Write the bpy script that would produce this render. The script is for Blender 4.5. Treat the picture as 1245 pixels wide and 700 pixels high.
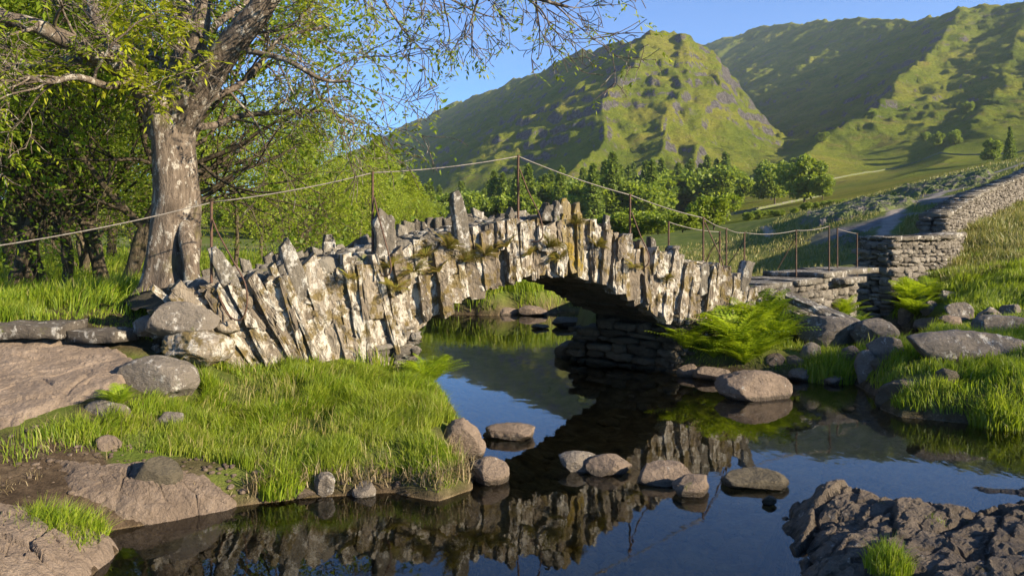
import bpy, bmesh, math
import numpy as np
from mathutils import Vector

# ------------------------------------------------------------------ camera, sky, sun, exposure
scn = bpy.context.scene
for o in list(bpy.data.objects):
    bpy.data.objects.remove(o)
COL = scn.collection
CAMZ, FPX, CX, HY = 2.2, 900.0, 622.5, 290.0          # eye height above the water, focal length in photo pixels
cam_d = bpy.data.cameras.new('camera'); cam = bpy.data.objects.new('camera', cam_d); COL.objects.link(cam)
cam.location = (0, 0, CAMZ); cam.rotation_euler = (math.radians(90), 0, 0)
cam_d.sensor_width = 36; cam_d.lens = 36 * FPX / 1245; cam_d.shift_y = -(350 - HY) / 1245
cam_d.clip_start = 0.1; cam_d.clip_end = 6000
scn.camera = cam

SUN_EL, SUN_AZ = math.radians(20), math.atan2(0.88, -0.475)    # azimuth clockwise from +Y
SDIR = Vector((math.sin(SUN_AZ) * math.cos(SUN_EL), math.cos(SUN_AZ) * math.cos(SUN_EL), math.sin(SUN_EL)))
world = bpy.data.worlds.new('World'); scn.world = world; world.use_nodes = True
wn = world.node_tree; wn.nodes.clear()
sky = wn.nodes.new('ShaderNodeTexSky'); sky.sky_type = 'NISHITA'; sky.sun_disc = False
sky.sun_elevation = SUN_EL; sky.sun_rotation = SUN_AZ; sky.air_density = 0.85; sky.dust_density = 0.0; sky.ozone_density = 8.0
bg = wn.nodes.new('ShaderNodeBackground'); bg.inputs['Strength'].default_value = 0.09
wo = wn.nodes.new('ShaderNodeOutputWorld')
wn.links.new(sky.outputs[0], bg.inputs[0]); wn.links.new(bg.outputs[0], wo.inputs[0])
sun_d = bpy.data.lights.new('sun', 'SUN'); sun_d.energy = 5.0; sun_d.angle = math.radians(0.5); sun_d.color = (1.0, 0.86, 0.64)
sun = bpy.data.objects.new('sun', sun_d); COL.objects.link(sun)
sun.rotation_euler = (-SDIR).to_track_quat('-Z', 'Y').to_euler()
sun.location = SDIR * 60
scn.view_settings.view_transform = 'Standard'; scn.view_settings.look = 'None'
scn.view_settings.exposure = 1.5; scn.view_settings.gamma = 1; scn.view_settings.use_curve_mapping = False
scn.cycles.max_bounces = 6; scn.cycles.transparent_max_bounces = 12
scn.cycles.diffuse_bounces = 3; scn.cycles.glossy_bounces = 3; scn.cycles.transmission_bounces = 3
scn.cycles.use_denoising = True

# ------------------------------------------------------------------ small maths helpers
def P(px, py, d):
    return np.array([(px - CX) / FPX * d, d, CAMZ - (py - HY) / FPX * d])

def _hash(x, y, z, seed):
    h = (x * 374761393 + y * 668265263 + z * 1440662683 + seed * 97531) & 0xFFFFFFFF
    h = ((h ^ (h >> 13)) * 1274126177) & 0xFFFFFFFF
    h = ((h ^ (h >> 16)) * 2246822519) & 0xFFFFFFFF
    return ((h ^ (h >> 15)) & 0xFFFFFF) / float(0x7FFFFF) - 1.0

def vnoise(p, seed=0):
    p = np.asarray(p, float); i = np.floor(p).astype(np.int64); f = p - i
    u = f * f * f * (f * (f * 6 - 15) + 10); r = 0
    for dx in (0, 1):
        wx = u[..., 0] if dx else 1 - u[..., 0]
        for dy in (0, 1):
            wy = u[..., 1] if dy else 1 - u[..., 1]
            for dz in (0, 1):
                wz = u[..., 2] if dz else 1 - u[..., 2]
                r = r + wx * wy * wz * _hash(i[..., 0] + dx, i[..., 1] + dy, i[..., 2] + dz, seed)
    return r

def fbm(p, oct=4, seed=0, gain=0.5, ridged=False):
    p = np.asarray(p, float); a, s, t = 1.0, 0, 0
    for k in range(oct):
        n = vnoise(p * (2.03 ** k) + 17.3 * k, seed + k)
        if ridged: n = 1 - 2 * np.abs(n)
        s = s + a * n; t += a; a *= gain
    return s / t

def fbm2(x, y, oct=4, seed=0, gain=0.5, ridged=False):
    return fbm(np.stack([x, y, np.full_like(x, 0.37)], -1), oct, seed, gain, ridged)

def smooth(a, b, x):
    t = np.clip((x - a) / (b - a), 0, 1); return t * t * (3 - 2 * t)

def nrm(v):
    v = np.asarray(v, float); return v / (np.linalg.norm(v, axis=-1, keepdims=True) + 1e-12)

# ------------------------------------------------------------------ mesh / object helpers
def mk(name, verts, faces, mat=None, parent=None, smooth_=True, attrs=None, loc=None, mats=None, midx=None):
    """faces: one (M,k) int array or a list of such arrays"""
    verts = np.ascontiguousarray(verts, dtype=np.float32)
    if not isinstance(faces, (list, tuple)): faces = [faces]
    faces = [np.asarray(f, dtype=np.int32) for f in faces if len(f)]
    me = bpy.data.meshes.new(name)
    if loc is not None: verts = verts - np.asarray(loc, dtype=np.float32)
    me.vertices.add(len(verts)); me.vertices.foreach_set('co', verts.ravel())
    nl = sum(f.size for f in faces); npoly = sum(len(f) for f in faces)
    me.loops.add(nl); me.polygons.add(npoly)
    me.loops.foreach_set('vertex_index', np.concatenate([f.ravel() for f in faces]))
    tot = np.concatenate([np.full(len(f), f.shape[1], dtype=np.int32) for f in faces])
    st = np.concatenate([[0], np.cumsum(tot)[:-1]]).astype(np.int32)
    me.polygons.foreach_set('loop_start', st)
    if midx is not None: me.polygons.foreach_set('material_index', np.asarray(midx, dtype=np.int32))
    me.polygons.foreach_set('use_smooth', np.full(npoly, smooth_, dtype=bool))
    for k, a in (attrs or {}).items():
        at = me.attributes.new(k, 'FLOAT', 'POINT'); at.data.foreach_set('value', np.asarray(a, dtype=np.float32))
    me.update(calc_edges=True); me.validate()
    for m in (mats or [mat]):
        if m: me.materials.append(m)
    ob = bpy.data.objects.new(name, me); COL.objects.link(ob)
    if loc is not None: ob.location = [float(c) for c in loc]
    if parent is not None:
        ob.parent = parent
        if loc is None: ob.location = -np.array(parent.location)
        else: ob.location = np.array(loc) - np.array(parent.location)
    return ob

def empty(name, loc):
    o = bpy.data.objects.new(name, None); COL.objects.link(o); o.location = [float(c) for c in loc]; o.empty_display_size = 0.2
    return o

def tag(o, label, cat, group=None):
    o['label'] = label; o['category'] = cat
    if group: o['group'] = group
    return o

def kind(o, k):
    o['kind'] = k; return o

class MB:
    """collects verts / faces of several pieces into one mesh"""
    def __init__(s): s.v, s.f, s.n, s.m = [], {}, 0, {}
    def add(s, v, faces, m=0):
        v = np.asarray(v, float)
        if not isinstance(faces, (list, tuple)): faces = [faces]
        for f in faces:
            f = np.asarray(f)
            if len(f) == 0: continue
            s.f.setdefault(f.shape[1], []).append(f + s.n); s.m.setdefault(f.shape[1], []).append(np.full(len(f), m))
        s.v.append(v); s.n += len(v)
    def build(s, name, mat=None, parent=None, loc=None, smooth_=True, mats=None):
        ks = list(s.f)
        return mk(name, np.concatenate(s.v), [np.concatenate(s.f[k]) for k in ks], mat, parent, smooth_, None, loc,
                  mats, np.concatenate([np.concatenate(s.m[k]) for k in ks]) if mats else None)

def boxgrid(nx, ny, nz):
    """surface grid of the cube [-1,1]^3 with merged edges"""
    idx, V, F = {}, [], []
    def vid(i, j, k):
        if (i, j, k) not in idx:
            idx[(i, j, k)] = len(V); V.append((-1 + 2 * i / nx, -1 + 2 * j / ny, -1 + 2 * k / nz))
        return idx[(i, j, k)]
    for i in range(nx):
        for j in range(ny):
            F.append((vid(i, j, 0), vid(i, j + 1, 0), vid(i + 1, j + 1, 0), vid(i + 1, j, 0)))
            F.append((vid(i, j, nz), vid(i + 1, j, nz), vid(i + 1, j + 1, nz), vid(i, j + 1, nz)))
    for i in range(nx):
        for k in range(nz):
            F.append((vid(i, 0, k), vid(i + 1, 0, k), vid(i + 1, 0, k + 1), vid(i, 0, k + 1)))
            F.append((vid(i, ny, k), vid(i, ny, k + 1), vid(i + 1, ny, k + 1), vid(i + 1, ny, k)))
    for j in range(ny):
        for k in range(nz):
            F.append((vid(0, j, k), vid(0, j, k + 1), vid(0, j + 1, k + 1), vid(0, j + 1, k)))
            F.append((vid(nx, j, k), vid(nx, j + 1, k), vid(nx, j + 1, k + 1), vid(nx, j, k + 1)))
    return np.array(V), np.array(F)

def tube(pts, rad, n=7, cap=True):
    pts = np.asarray(pts, float); rad = np.asarray(rad, float); m = len(pts)
    t = nrm(np.gradient(pts, axis=0)); ref = np.array([0.31, 0.17, 0.93]) if abs(t[0][2]) < 0.9 else np.array([1.0, 0.1, 0])
    a = nrm(np.cross(t, ref)); b = np.cross(t, a)
    th = np.arange(n) * 2 * math.pi / n
    v = pts[:, None] + rad[:, None, None] * (np.cos(th)[None, :, None] * a[:, None] + np.sin(th)[None, :, None] * b[:, None])
    i = np.arange(m - 1)[:, None] * n; j = np.arange(n)[None, :]; j2 = (j + 1) % n
    f = np.stack([i + j, i + j2, i + n + j2, i + n + j], -1).reshape(-1, 4)
    return v.reshape(-1, 3), f

def spline(pts, k=6):
    """Catmull-Rom through rows of pts"""
    p = np.asarray(pts, float); p = np.vstack([2 * p[0] - p[1], p, 2 * p[-1] - p[-2]]); out = []
    for i in range(1, len(p) - 2):
        for t in np.arange(k) / k:
            out.append(0.5 * ((2 * p[i]) + (-p[i - 1] + p[i + 1]) * t + (2 * p[i - 1] - 5 * p[i] + 4 * p[i + 1] - p[i + 2]) * t * t
                              + (-p[i - 1] + 3 * p[i] - 3 * p[i + 1] + p[i + 2]) * t ** 3))
    out.append(p[-2]); return np.array(out)

# ------------------------------------------------------------------ materials
class NT:
    def __init__(s, name):
        s.m = bpy.data.materials.new(name); s.m.use_nodes = True; s.t = s.m.node_tree; s.t.nodes.clear()
        s.out = s.t.nodes.new('ShaderNodeOutputMaterial')
    def n(s, typ, **kw):
        nd = s.t.nodes.new('ShaderNode' + typ)
        for k, v in kw.items():
            if k in nd.inputs.keys() if hasattr(nd.inputs, 'keys') else False: nd.inputs[k].default_value = v
            else: setattr(nd, k, v)
        return nd
    def l(s, a, b): s.t.links.new(a, b)
    def coord(s, scale=(1, 1, 1)):
        g = s.n('NewGeometry'); mp = s.n('Mapping'); mp.inputs['Scale'].default_value = scale
        s.l(g.outputs['Position'], mp.inputs['Vector']); return mp.outputs[0]
    def noise(s, scale, detail=6, rough=0.6, vec=None, dist=0.0):
        nd = s.n('TexNoise'); nd.inputs['Scale'].default_value = scale; nd.inputs['Detail'].default_value = detail
        nd.inputs['Roughness'].default_value = rough; nd.inputs['Distortion'].default_value = dist
        if vec is None: vec = s.coord()
        s.l(vec, nd.inputs['Vector']); return nd.outputs['Fac']
    def ramp(s, fac, stops, interp='LINEAR'):
        r = s.n('ValToRGB'); r.color_ramp.interpolation = interp; e = r.color_ramp.elements
        while len(e) < len(stops): e.new(0.5)
        for k, (p, c) in enumerate(stops):
            e[k].position = p; e[k].color = (*c, 1) if len(c) == 3 else c
        s.l(fac, r.inputs[0]); return r.outputs[0]
    def step(s, fac, a, b):
        r = s.n('MapRange'); r.interpolation_type = 'SMOOTHSTEP'
        r.inputs['From Min'].default_value = a; r.inputs['From Max'].default_value = b
        s.l(fac, r.inputs['Value']); return r.outputs[0]
    def mix(s, fac, a, b, mode='MIX'):
        m = s.n('Mix'); m.data_type = 'RGBA'; m.blend_type = mode
        for v, sock in ((fac, m.inputs[0]), (a, m.inputs[6]), (b, m.inputs[7])):
            if isinstance(v, (int, float)): sock.default_value = v
            elif isinstance(v, tuple): sock.default_value = (*v, 1)
            else: s.l(v, sock)
        return m.outputs[2]
    def math(s, op, a, b=0.0):
        m = s.n('Math'); m.operation = op
        for v, sock in ((a, m.inputs[0]), (b, m.inputs[1])):
            if isinstance(v, (int, float)): sock.default_value = v
            else: s.l(v, sock)
        return m.outputs[0]
    def attr(s, name):
        a = s.n('Attribute'); a.attribute_name = name; return a.outputs['Fac']
    def bump(s, h, strength=0.5, dist=0.02, normal=None):
        b = s.n('Bump'); b.inputs['Strength'].default_value = strength; b.inputs['Distance'].default_value = dist
        s.l(h, b.inputs['Height'])
        if normal is not None: s.l(normal, b.inputs['Normal'])
        return b.outputs[0]
    def island(s): return s.n('NewGeometry').outputs['Random Per Island']
    def bsdf(s, col, rough=0.9, normal=None, spec=0.25):
        b = s.n('BsdfPrincipled'); b.inputs['Specular IOR Level'].default_value = spec
        if isinstance(col, tuple): b.inputs['Base Color'].default_value = (*col, 1)
        else: s.l(col, b.inputs['Base Color'])
        if isinstance(rough, (int, float)): b.inputs['Roughness'].default_value = rough
        else: s.l(rough, b.inputs['Roughness'])
        if normal is not None: s.l(normal, b.inputs['Normal'])
        return b.outputs[0]
    def done(s, sh): s.l(sh, s.out.inputs['Surface']); return s.m

def leaf_mat(name, stops, trans=0.45, tint=(0.16, 0.24, 0.02), rough=0.55):
    n = NT(name); c = n.ramp(n.island(), stops)
    a = n.bsdf(c, rough, None, 0.3)
    tr = n.n('BsdfTranslucent'); tc = n.mix(0.5, c, tint); n.l(tc, tr.inputs['Color'])
    mx = n.n('MixShader'); mx.inputs[0].default_value = trans; n.l(a, mx.inputs[1]); n.l(tr.outputs[0], mx.inputs[2])
    return n.done(mx.outputs[0])

def rock_mat(name, dark, mid, light, lichen=0.3, moss=0.0, scale=1.0, strat=(1, 1, 1), lich_col=(0.52, 0.5, 0.45), moss_col=(0.10, 0.11, 0.02), wet=False):
    n = NT(name); v = n.coord(strat)
    big = n.noise(2.2 * scale, 8, 0.65, v); fine = n.noise(14 * scale, 8, 0.7, v)
    c = n.ramp(big, [(0.3, dark), (0.52, mid), (0.72, light)])
    c = n.mix(n.step(fine, 0.38, 0.62), n.mix(0.62, c, dark), c)
    isl = n.island()
    c = n.mix(0.5, c, n.ramp(isl, [(0, dark), (0.5, mid), (1, light)]))
    li = n.noise(5.5 * scale, 9, 0.72, n.coord((1, 1, 0.8)))
    wn_ = n.n('TexWhiteNoise'); wn_.noise_dimensions = '1D'; n.l(isl, wn_.inputs['W'])
    lv = n.math('ADD', li, n.math('MULTIPLY', n.math('SUBTRACT', wn_.outputs['Value'], 0.5), 0.22 * lichen))
    lc = n.mix(n.step(fine, 0.3, 0.7), n.mix(0.5, lich_col, (0.2, 0.18, 0.15)), lich_col)
    c = n.mix(n.math('MULTIPLY', n.step(lv, 0.68 - 0.2 * lichen, 0.76 - 0.2 * lichen), 0.92), c, lc)
    if moss > 0:
        mo = n.noise(3.1 * scale, 8, 0.7)
        c = n.mix(n.math('MULTIPLY', n.step(mo, 0.72 - 0.3 * moss, 0.8 - 0.3 * moss), 0.85), c, moss_col)
    sk = n.noise(9 * scale, 6, .7, n.coord((1.5, 1.5, .35)))
    c = n.mix(n.math('MULTIPLY', n.step(sk, .54, .68), .6), c, dark)
    rough = 0.88
    if wet:                                            # wet dark band just above the water
        z = n.n('SeparateXYZ'); n.l(n.n('NewGeometry').outputs['Position'], z.inputs[0])
        wz = n.math('ADD', z.outputs[2], n.math('MULTIPLY', n.math('SUBTRACT', big, 0.5), 0.08))
        dry = n.step(wz, 0.03, 0.07)
        c = n.mix(dry, n.mix(0.72, c, (0.025, 0.02, 0.012)), c)
        rough = n.math('ADD', n.math('MULTIPLY', dry, 0.55), 0.33)
    h = n.math('ADD', n.math('MULTIPLY', big, 1.3), n.math('ADD', n.math('MULTIPLY', fine, 0.6), n.math('MULTIPLY', n.noise(46 * scale, 5, .7, v), .25)))
    return n.done(n.bsdf(c, rough, n.bump(h, 1.0, 0.10 / scale), 0.25))

M = {}
M['slate'] = rock_mat('lichened slate', (0.07, 0.055, 0.04), (0.21, 0.17, 0.125), (0.34, 0.29, 0.225), 0.92, 0.72, 1.5, (1.3, 1.3, 0.4), (0.52, 0.48, 0.41), (0.12, 0.085, 0.022))
M['slate_ochre'] = rock_mat('ochre lichened slate', (0.08, 0.06, 0.035), (0.2, 0.155, 0.08), (0.31, 0.25, 0.13), 0.5, 0.75, 1.6, (1.2, 1.2, 0.3), (0.5, 0.45, 0.36), (0.24, 0.165, 0.02))
M['slate_grey'] = rock_mat('grey slate', (0.06, 0.05, 0.038), (0.155, 0.135, 0.108), (0.265, 0.238, 0.195), 0.72, 0.4, 1.2, (1, 1, 0.6), (0.45, 0.43, 0.39))
M['masonry'] = rock_mat('dry stone', (0.07, 0.06, 0.05), (0.19, 0.165, 0.135), (0.33, 0.295, 0.25), 0.45, 0.15, 1.2, (1, 1, 2.2), (0.48, 0.46, 0.41))
M['darkstone'] = rock_mat('dark-toned stone', (0.03, 0.025, 0.016), (0.085, 0.07, 0.045), (0.15, 0.125, 0.085), 0.1, 0.3, 1.2, (1, 1, 2), (0.3, 0.28, 0.24), (0.05, 0.05, 0.015), wet=True)  # darker tones throughout, wet band only just above the water
M['boulder'] = rock_mat('warm boulder', (0.05, 0.036, 0.025), (0.15, 0.11, 0.08), (0.25, 0.19, 0.143), 0.3, 0.25, 1.6, (1, 1, 1.3), (0.45, 0.42, 0.37), wet=True)
M['boulder_grey'] = rock_mat('grey boulder', (0.045, 0.037, 0.029), (0.13, 0.108, 0.086), (0.24, 0.205, 0.168), 0.6, 0.35, 1.5, (1, 1, 1.6), (0.5, 0.47, 0.42))
M['knoll_rock'] = rock_mat('knoll crag', (0.05, 0.045, 0.038), (0.14, 0.125, 0.11), (0.24, 0.22, 0.195), 0.3, 0.95, 0.5, moss_col=(0.11, 0.14, 0.03))
M['bedrock'] = rock_mat('path bedrock', (0.11, 0.08, 0.058), (0.25, 0.19, 0.143), (0.37, 0.295, 0.23), 0.05, 0.08, 1.2, (1, 1, 1), (0.42, 0.37, 0.3))
M['outcrop'] = rock_mat('dark outcrop', (0.03, 0.023, 0.016), (0.095, 0.073, 0.053), (0.2, 0.157, 0.117), 0.4, 0.35, 1.3, (1.5, 0.6, 2), (0.36, 0.33, 0.29), (0.09, 0.075, 0.02), wet=True)
def iron_mat():
    n = NT('rusty iron'); f = n.noise(25, 6)
    return n.done(n.bsdf(n.ramp(f, [(0.3, (0.035, 0.02, 0.014)), (0.7, (0.11, 0.055, 0.03))]), 0.75, n.bump(f, 0.4, 0.004), 0.4))
M['iron'] = iron_mat()
def wire_mat():
    n = NT('weathered wire rope'); f = n.noise(60, 4)
    return n.done(n.bsdf(n.ramp(f, [(0.3, (0.07, 0.06, 0.05)), (0.7, (0.2, 0.175, 0.145))]), 0.6, n.bump(f, 0.4, 0.003), 0.5))
M['wire'] = wire_mat()
def bark_mat(name, dark, mid, light, lich, amount):
    n = NT(name); v = n.coord((1, 1, 0.28)); a = n.noise(16, 8, 0.7, v, 0.4); b = n.noise(8.5, 9, 0.76, n.coord((1, 1, 0.6)))
    c = n.ramp(a, [(0.32, dark), (0.5, mid), (0.72, light)])
    c = n.mix(n.math('MULTIPLY', n.step(b, 0.62 - 0.2 * amount, 0.68 - 0.2 * amount), 0.9), c, lich)
    g = n.noise(2.1, 6, 0.7)
    c = n.mix(n.math('MULTIPLY', n.step(g, 0.55, 0.7), 0.5), c, (0.11, 0.10, 0.03))
    return n.done(n.bsdf(c, 0.95, n.bump(n.math('ADD', a, n.math('MULTIPLY', b, 0.4)), 1.0, 0.07), 0.15))
M['bark'] = bark_mat('ash bark', (0.04, 0.031, 0.023), (0.13, 0.1, 0.075), (0.215, 0.172, 0.132), (0.38, 0.345, 0.29), 0.45)
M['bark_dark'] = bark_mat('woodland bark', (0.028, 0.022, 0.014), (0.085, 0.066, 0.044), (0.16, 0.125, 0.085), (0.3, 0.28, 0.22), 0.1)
G = [(0.0, (0.045, 0.085, 0.012)), (0.45, (0.085, 0.14, 0.018)), (0.8, (0.13, 0.19, 0.025)), (1.0, (0.17, 0.2, 0.035))]
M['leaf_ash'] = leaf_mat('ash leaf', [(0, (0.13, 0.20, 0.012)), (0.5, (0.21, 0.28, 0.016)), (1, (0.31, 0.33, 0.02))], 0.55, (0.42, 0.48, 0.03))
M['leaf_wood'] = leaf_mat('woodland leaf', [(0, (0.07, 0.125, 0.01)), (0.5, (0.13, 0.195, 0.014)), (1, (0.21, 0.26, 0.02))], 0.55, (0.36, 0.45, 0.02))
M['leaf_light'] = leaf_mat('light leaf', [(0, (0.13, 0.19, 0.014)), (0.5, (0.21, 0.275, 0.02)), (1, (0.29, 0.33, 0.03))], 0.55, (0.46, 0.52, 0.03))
M['leaf_far'] = leaf_mat('far broadleaf', [(0, (0.10, 0.15, 0.014)), (0.5, (0.16, 0.22, 0.018)), (1, (0.23, 0.28, 0.025))], 0.45, (0.36, 0.44, 0.02))
M['leaf_larch'] = leaf_mat('larch needle', [(0, (0.09, 0.135, 0.02)), (0.5, (0.145, 0.20, 0.025)), (1, (0.2, 0.255, 0.03))], 0.45, (0.19, 0.26, 0.03))
M['fern'] = leaf_mat('fern frond', [(0, (0.14, 0.22, 0.01)), (0.5, (0.22, 0.31, 0.012)), (1, (0.29, 0.35, 0.02))], 0.5, (0.42, 0.52, 0.015))
M['fern_brown'] = leaf_mat('dry wall fern', [(0, (0.17, 0.10, 0.025)), (0.4, (0.24, 0.17, 0.035)), (0.7, (0.19, 0.2, 0.025)), (1, (0.28, 0.27, 0.04))], 0.4, (0.34, 0.28, 0.03))
def grass_mat(name, stops, trans, tint, dry):
    n = NT(name); c = n.ramp(n.island(), stops); a_ = n.noise(.9, 5, .65); b_ = n.noise(3.2, 4, .6)
    c = n.mix(n.math('MULTIPLY', n.step(a_, .48, .62), .55), c, dry); c = n.mix(n.math('MULTIPLY', n.step(b_, .5, .66), .45), c, (0.07, 0.125, 0.01))
    s = n.bsdf(c, .5, None, .35); tr = n.n('BsdfTranslucent'); n.l(n.mix(.5, c, tint), tr.inputs['Color'])
    mx = n.n('MixShader'); mx.inputs[0].default_value = trans; n.l(s, mx.inputs[1]); n.l(tr.outputs[0], mx.inputs[2]); return n.done(mx.outputs[0])
M['grass'] = grass_mat('long grass', [(0, (0.10, 0.17, 0.01)), (0.4, (0.175, 0.255, 0.012)), (0.8, (0.25, 0.31, 0.02)), (0.95, (0.30, 0.31, 0.04)), (1, (0.42, 0.35, 0.16))], 0.48, (0.38, 0.48, 0.02), (0.25, 0.275, 0.03))
M['grass_dry'] = grass_mat('mixed dry grass', [(0, (0.08, 0.11, 0.015)), (0.45, (0.15, 0.17, 0.025)), (0.65, (0.24, 0.21, 0.06)), (1, (0.36, 0.29, 0.13))], 0.35, (0.3, 0.3, 0.05), (0.3, 0.25, 0.1))
M['grass_dead'] = leaf_mat('dead grass', [(0, (0.12, 0.09, 0.045)), (0.5, (0.24, 0.18, 0.09)), (1, (0.36, 0.29, 0.17))], 0.3, (0.25, 0.2, 0.1))

# ------------------------------------------------------------------ ground shape
WATER = np.array([(-2.4, 1.2), (-2.7, 4.5), (-2.74, 5.25), (-3.25, 5.45), (-2.7, 5.75), (-2.18, 6.1), (-1.83, 6.3), (-1.35, 6.33),
    (-1.0, 6.42), (-0.62, 6.25), (-0.36, 6.5), (-0.34, 6.85), (-0.55, 7.15), (-0.42, 7.6), (-0.6, 8.6), (-0.83, 9.66), (-1.2, 10.8), (-1.5, 12), (-2.4, 14.5), (-4.5, 18),
    (-8, 20.5), (-14, 22.5), (-14, 24), (-7, 23), (-3, 22.3), (-0.8, 21.3), (1.0, 21.6), (1.5, 22.3), (2.6, 22.4), (2.0, 19.5), (1.35, 17), (1.35, 14.6), (1.75, 13.4), (2.62, 12.15), (3.2, 11.95),
    (4.37, 11.7), (5.2, 11.5), (5.15, 10.6), (4.75, 9.6), (4.78, 9.15), (5.45, 8.8), (5.95, 8.6), (7.3, 8.4), (12, 8.2), (12, 1.2)])
POND = np.array([(6.3, 13.2), (7.6, 15.2), (8.3, 16.6), (8.6, 18.2), (8.7, 20.5), (9.2, 20.5), (9.6, 18.6), (10.0, 17.2), (9.2, 16.2), (8.0, 14.6), (6.9, 12.9)])

def sdf(poly, x, y):
    d = np.full(x.shape, 1e9); ins = np.zeros(x.shape, bool); n = len(poly)
    for i in range(n):
        a, b = poly[i], poly[(i + 1) % n]; e = b - a
        t = np.clip(((x - a[0]) * e[0] + (y - a[1]) * e[1]) / (e @ e), 0, 1)
        d = np.minimum(d, (x - a[0] - e[0] * t) ** 2 + (y - a[1] - e[1] * t) ** 2)
        c = ((a[1] > y) != (b[1] > y)) & (x < (b[0] - a[0]) * (y - a[1]) / (b[1] - a[1] + 1e-12) + a[0]); ins ^= c
    return np.where(ins, -1, 1) * np.sqrt(d)

CP = np.array([(-4.69, 7.5, .92), (-4.4, 6.6, .52), (-5.0, 8.6, 1.0), (-5.7, 8.2, .96), (-6.3, 8.8, 1.02), (-5.3, 7.2, .8), (-7.5, 8.0, 1.0), (-4.87, 10.5, 1.27), (-6.3, 9.5, 1.2), (-8, 14, 1.0), (-4, 14, 1.15), (-12, 20, 1.1),
    (-3.26, 9.1, .6), (-2.16, 9.6, .58), (-1.58, 10, .42), (-2.7, 7.6, .35), (-1.42, 7.5, .3), (-.79, 7.0, .25), (-3.1, 6.7, .28), (-3.86, 6.2, .35), (-3.4, 5.7, .16),
    (-3.3, 4.7, .14), (-4.5, 4.5, .3), (-6, 6, 0.9), (-2.6, 12.5, .8), (-4, 17.5, 0.8), (-6, 5, .6), (-3.4, 2, .3),
    (0, 24, .6), (0, 30, .75), (-10, 30, .9), (10, 30, .8), (0, 60, .8), (-20, 60, 1.2), (20, 60, 1.9), (4, 20, .75), (3.3, 15, .75), (3.2, 12.8, .45),
    (4.0, 13.2, .55), (5.2, 13.5, .5), (6.3, 15.3, .5), (8, 20, .75), (5, 12.2, .3), (9.9, 19.6, .3), (10.5, 18, .6), (11.4, 20, 1.05), (14.1, 22, 1.5), (12.5, 24, 1.3), (15.3, 25.5, 1.95), (19.2, 30, 2.6), (20.5, 33, 2.7),
    (29, 44, 4.3), (6.15, 10.5, .5), (7.1, 10.4, .6), (9.45, 14, .5), (5.6, 9.4, .32), (8, 9, .6), (12, 12, 1.1), (14, 16, 1.5), (7, 6, .6), (4.5, 5.5, .2), (3.5, 4, .3), (6, 3, .6),
    (29, 55, 5.0), (41.7, 65, 8.4), (22, 50, 3.7), (16.9, 45, 1.6), (52, 75, 10.5), (33, 40, 4.9), (60, 60, 11), (30, 26, 4.0), (40, 90, 6.5), (28, 75, 4.5), (62, 100, 10),
    (-30, 100, 1.5), (-70, 100, 3), (0, 110, 1.0), (30, 120, 4), (-5, 200, 3), (60, 180, 8.2), (118, 280, 19), (63, 250, 9.2), (24, 280, 6.7), (-37, 150, 3), (-44, 320, 9),
    (-100, 250, 8), (20, 150, 2.5), (90, 150, 13), (150, 220, 26)])

def _k(a, b):
    def q(c): x, y = c[:, 0], c[:, 1]; return np.stack([np.arctan2(x, y) * 1.5, np.log(np.hypot(x, y))], -1)
    A, B = q(a), q(b); r2 = ((A[:, None] - B[None]) ** 2).sum(-1); return A, B, np.where(r2 > 0, r2 * np.log(r2 + 1e-20), 0)
_A, _, _K = _k(CP[:, :2], CP[:, :2]); _n = len(CP)
_Pm = np.hstack([np.ones((_n, 1)), _A])
_sys = np.block([[_K + 0.004 * np.eye(_n), _Pm], [_Pm.T, np.zeros((3, 3))]])
_zr = CP[:, 2] / np.hypot(CP[:, 0], CP[:, 1]) ** 0.6
_sol = np.linalg.solve(_sys, np.concatenate([_zr, np.zeros(3)]))
def tps(x, y):
    sh = x.shape; q = np.stack([x.ravel(), y.ravel()], -1); out = np.empty(len(q))
    for i in range(0, len(q), 60000):
        A, _, K = _k(q[i:i + 60000], CP[:, :2]); out[i:i + 60000] = K @ _sol[:_n] + _sol[_n] + A @ _sol[_n + 1:]
    return out.reshape(sh) * np.hypot(x, y) ** 0.6

BEDPOLY = np.array([(-4.15, 8.2), (-3.85, 7.6), (-3.95, 7.2), (-4.15, 6.9), (-4.55, 6.5), (-5.2, 6.1), (-7.5, 6.0), (-8, 8.9), (-6.2, 8.75), (-5.2, 8.7), (-4.6, 8.5)])
def near_h(x, y, detail=True):
    r = np.hypot(x, y)
    z = np.minimum(tps(x, y), 0.02 * r + 16)
    kb = (r < 12) & (x < -2)
    if kb.any():
        fl = smooth(.5, .05, sdf(BEDPOLY, x[kb], y[kb])); z[kb] = z[kb] * (1 - fl) + fl * np.minimum(z[kb], .46 + .215 * (y[kb] - 6.5))
    s = np.minimum(sdf(WATER, x, y), sdf(POND, x, y) * 1.0)
    if detail:
        s = s + 0.10 * fbm2(x * 1.7, y * 1.7, 3, 5)
        z = z + 0.06 * fbm2(x * 1.1, y * 1.1, 4, 9) * smooth(0, 1.5, s) + smooth(20, 90, r) * 0.6 * fbm2(x * .07, y * .07, 4, 11)
    zb = np.maximum(z, 0.06)
    bank = zb * smooth(-0.02, 0.34, s) + 0.05 * smooth(-.05, .05, s)
    bed = -0.10 - 0.42 * smooth(0, 1.6, -s)
    if detail: bed = bed + 0.10 * np.maximum(fbm2(x * 2.4, y * 2.4, 3, 21, 0.6), -0.3)
    return np.where(s > -0.02, bank, np.minimum(bed, -0.05)) if not detail else bed + (bank - bed) * smooth(-0.12, 0.06, s), s

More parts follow.
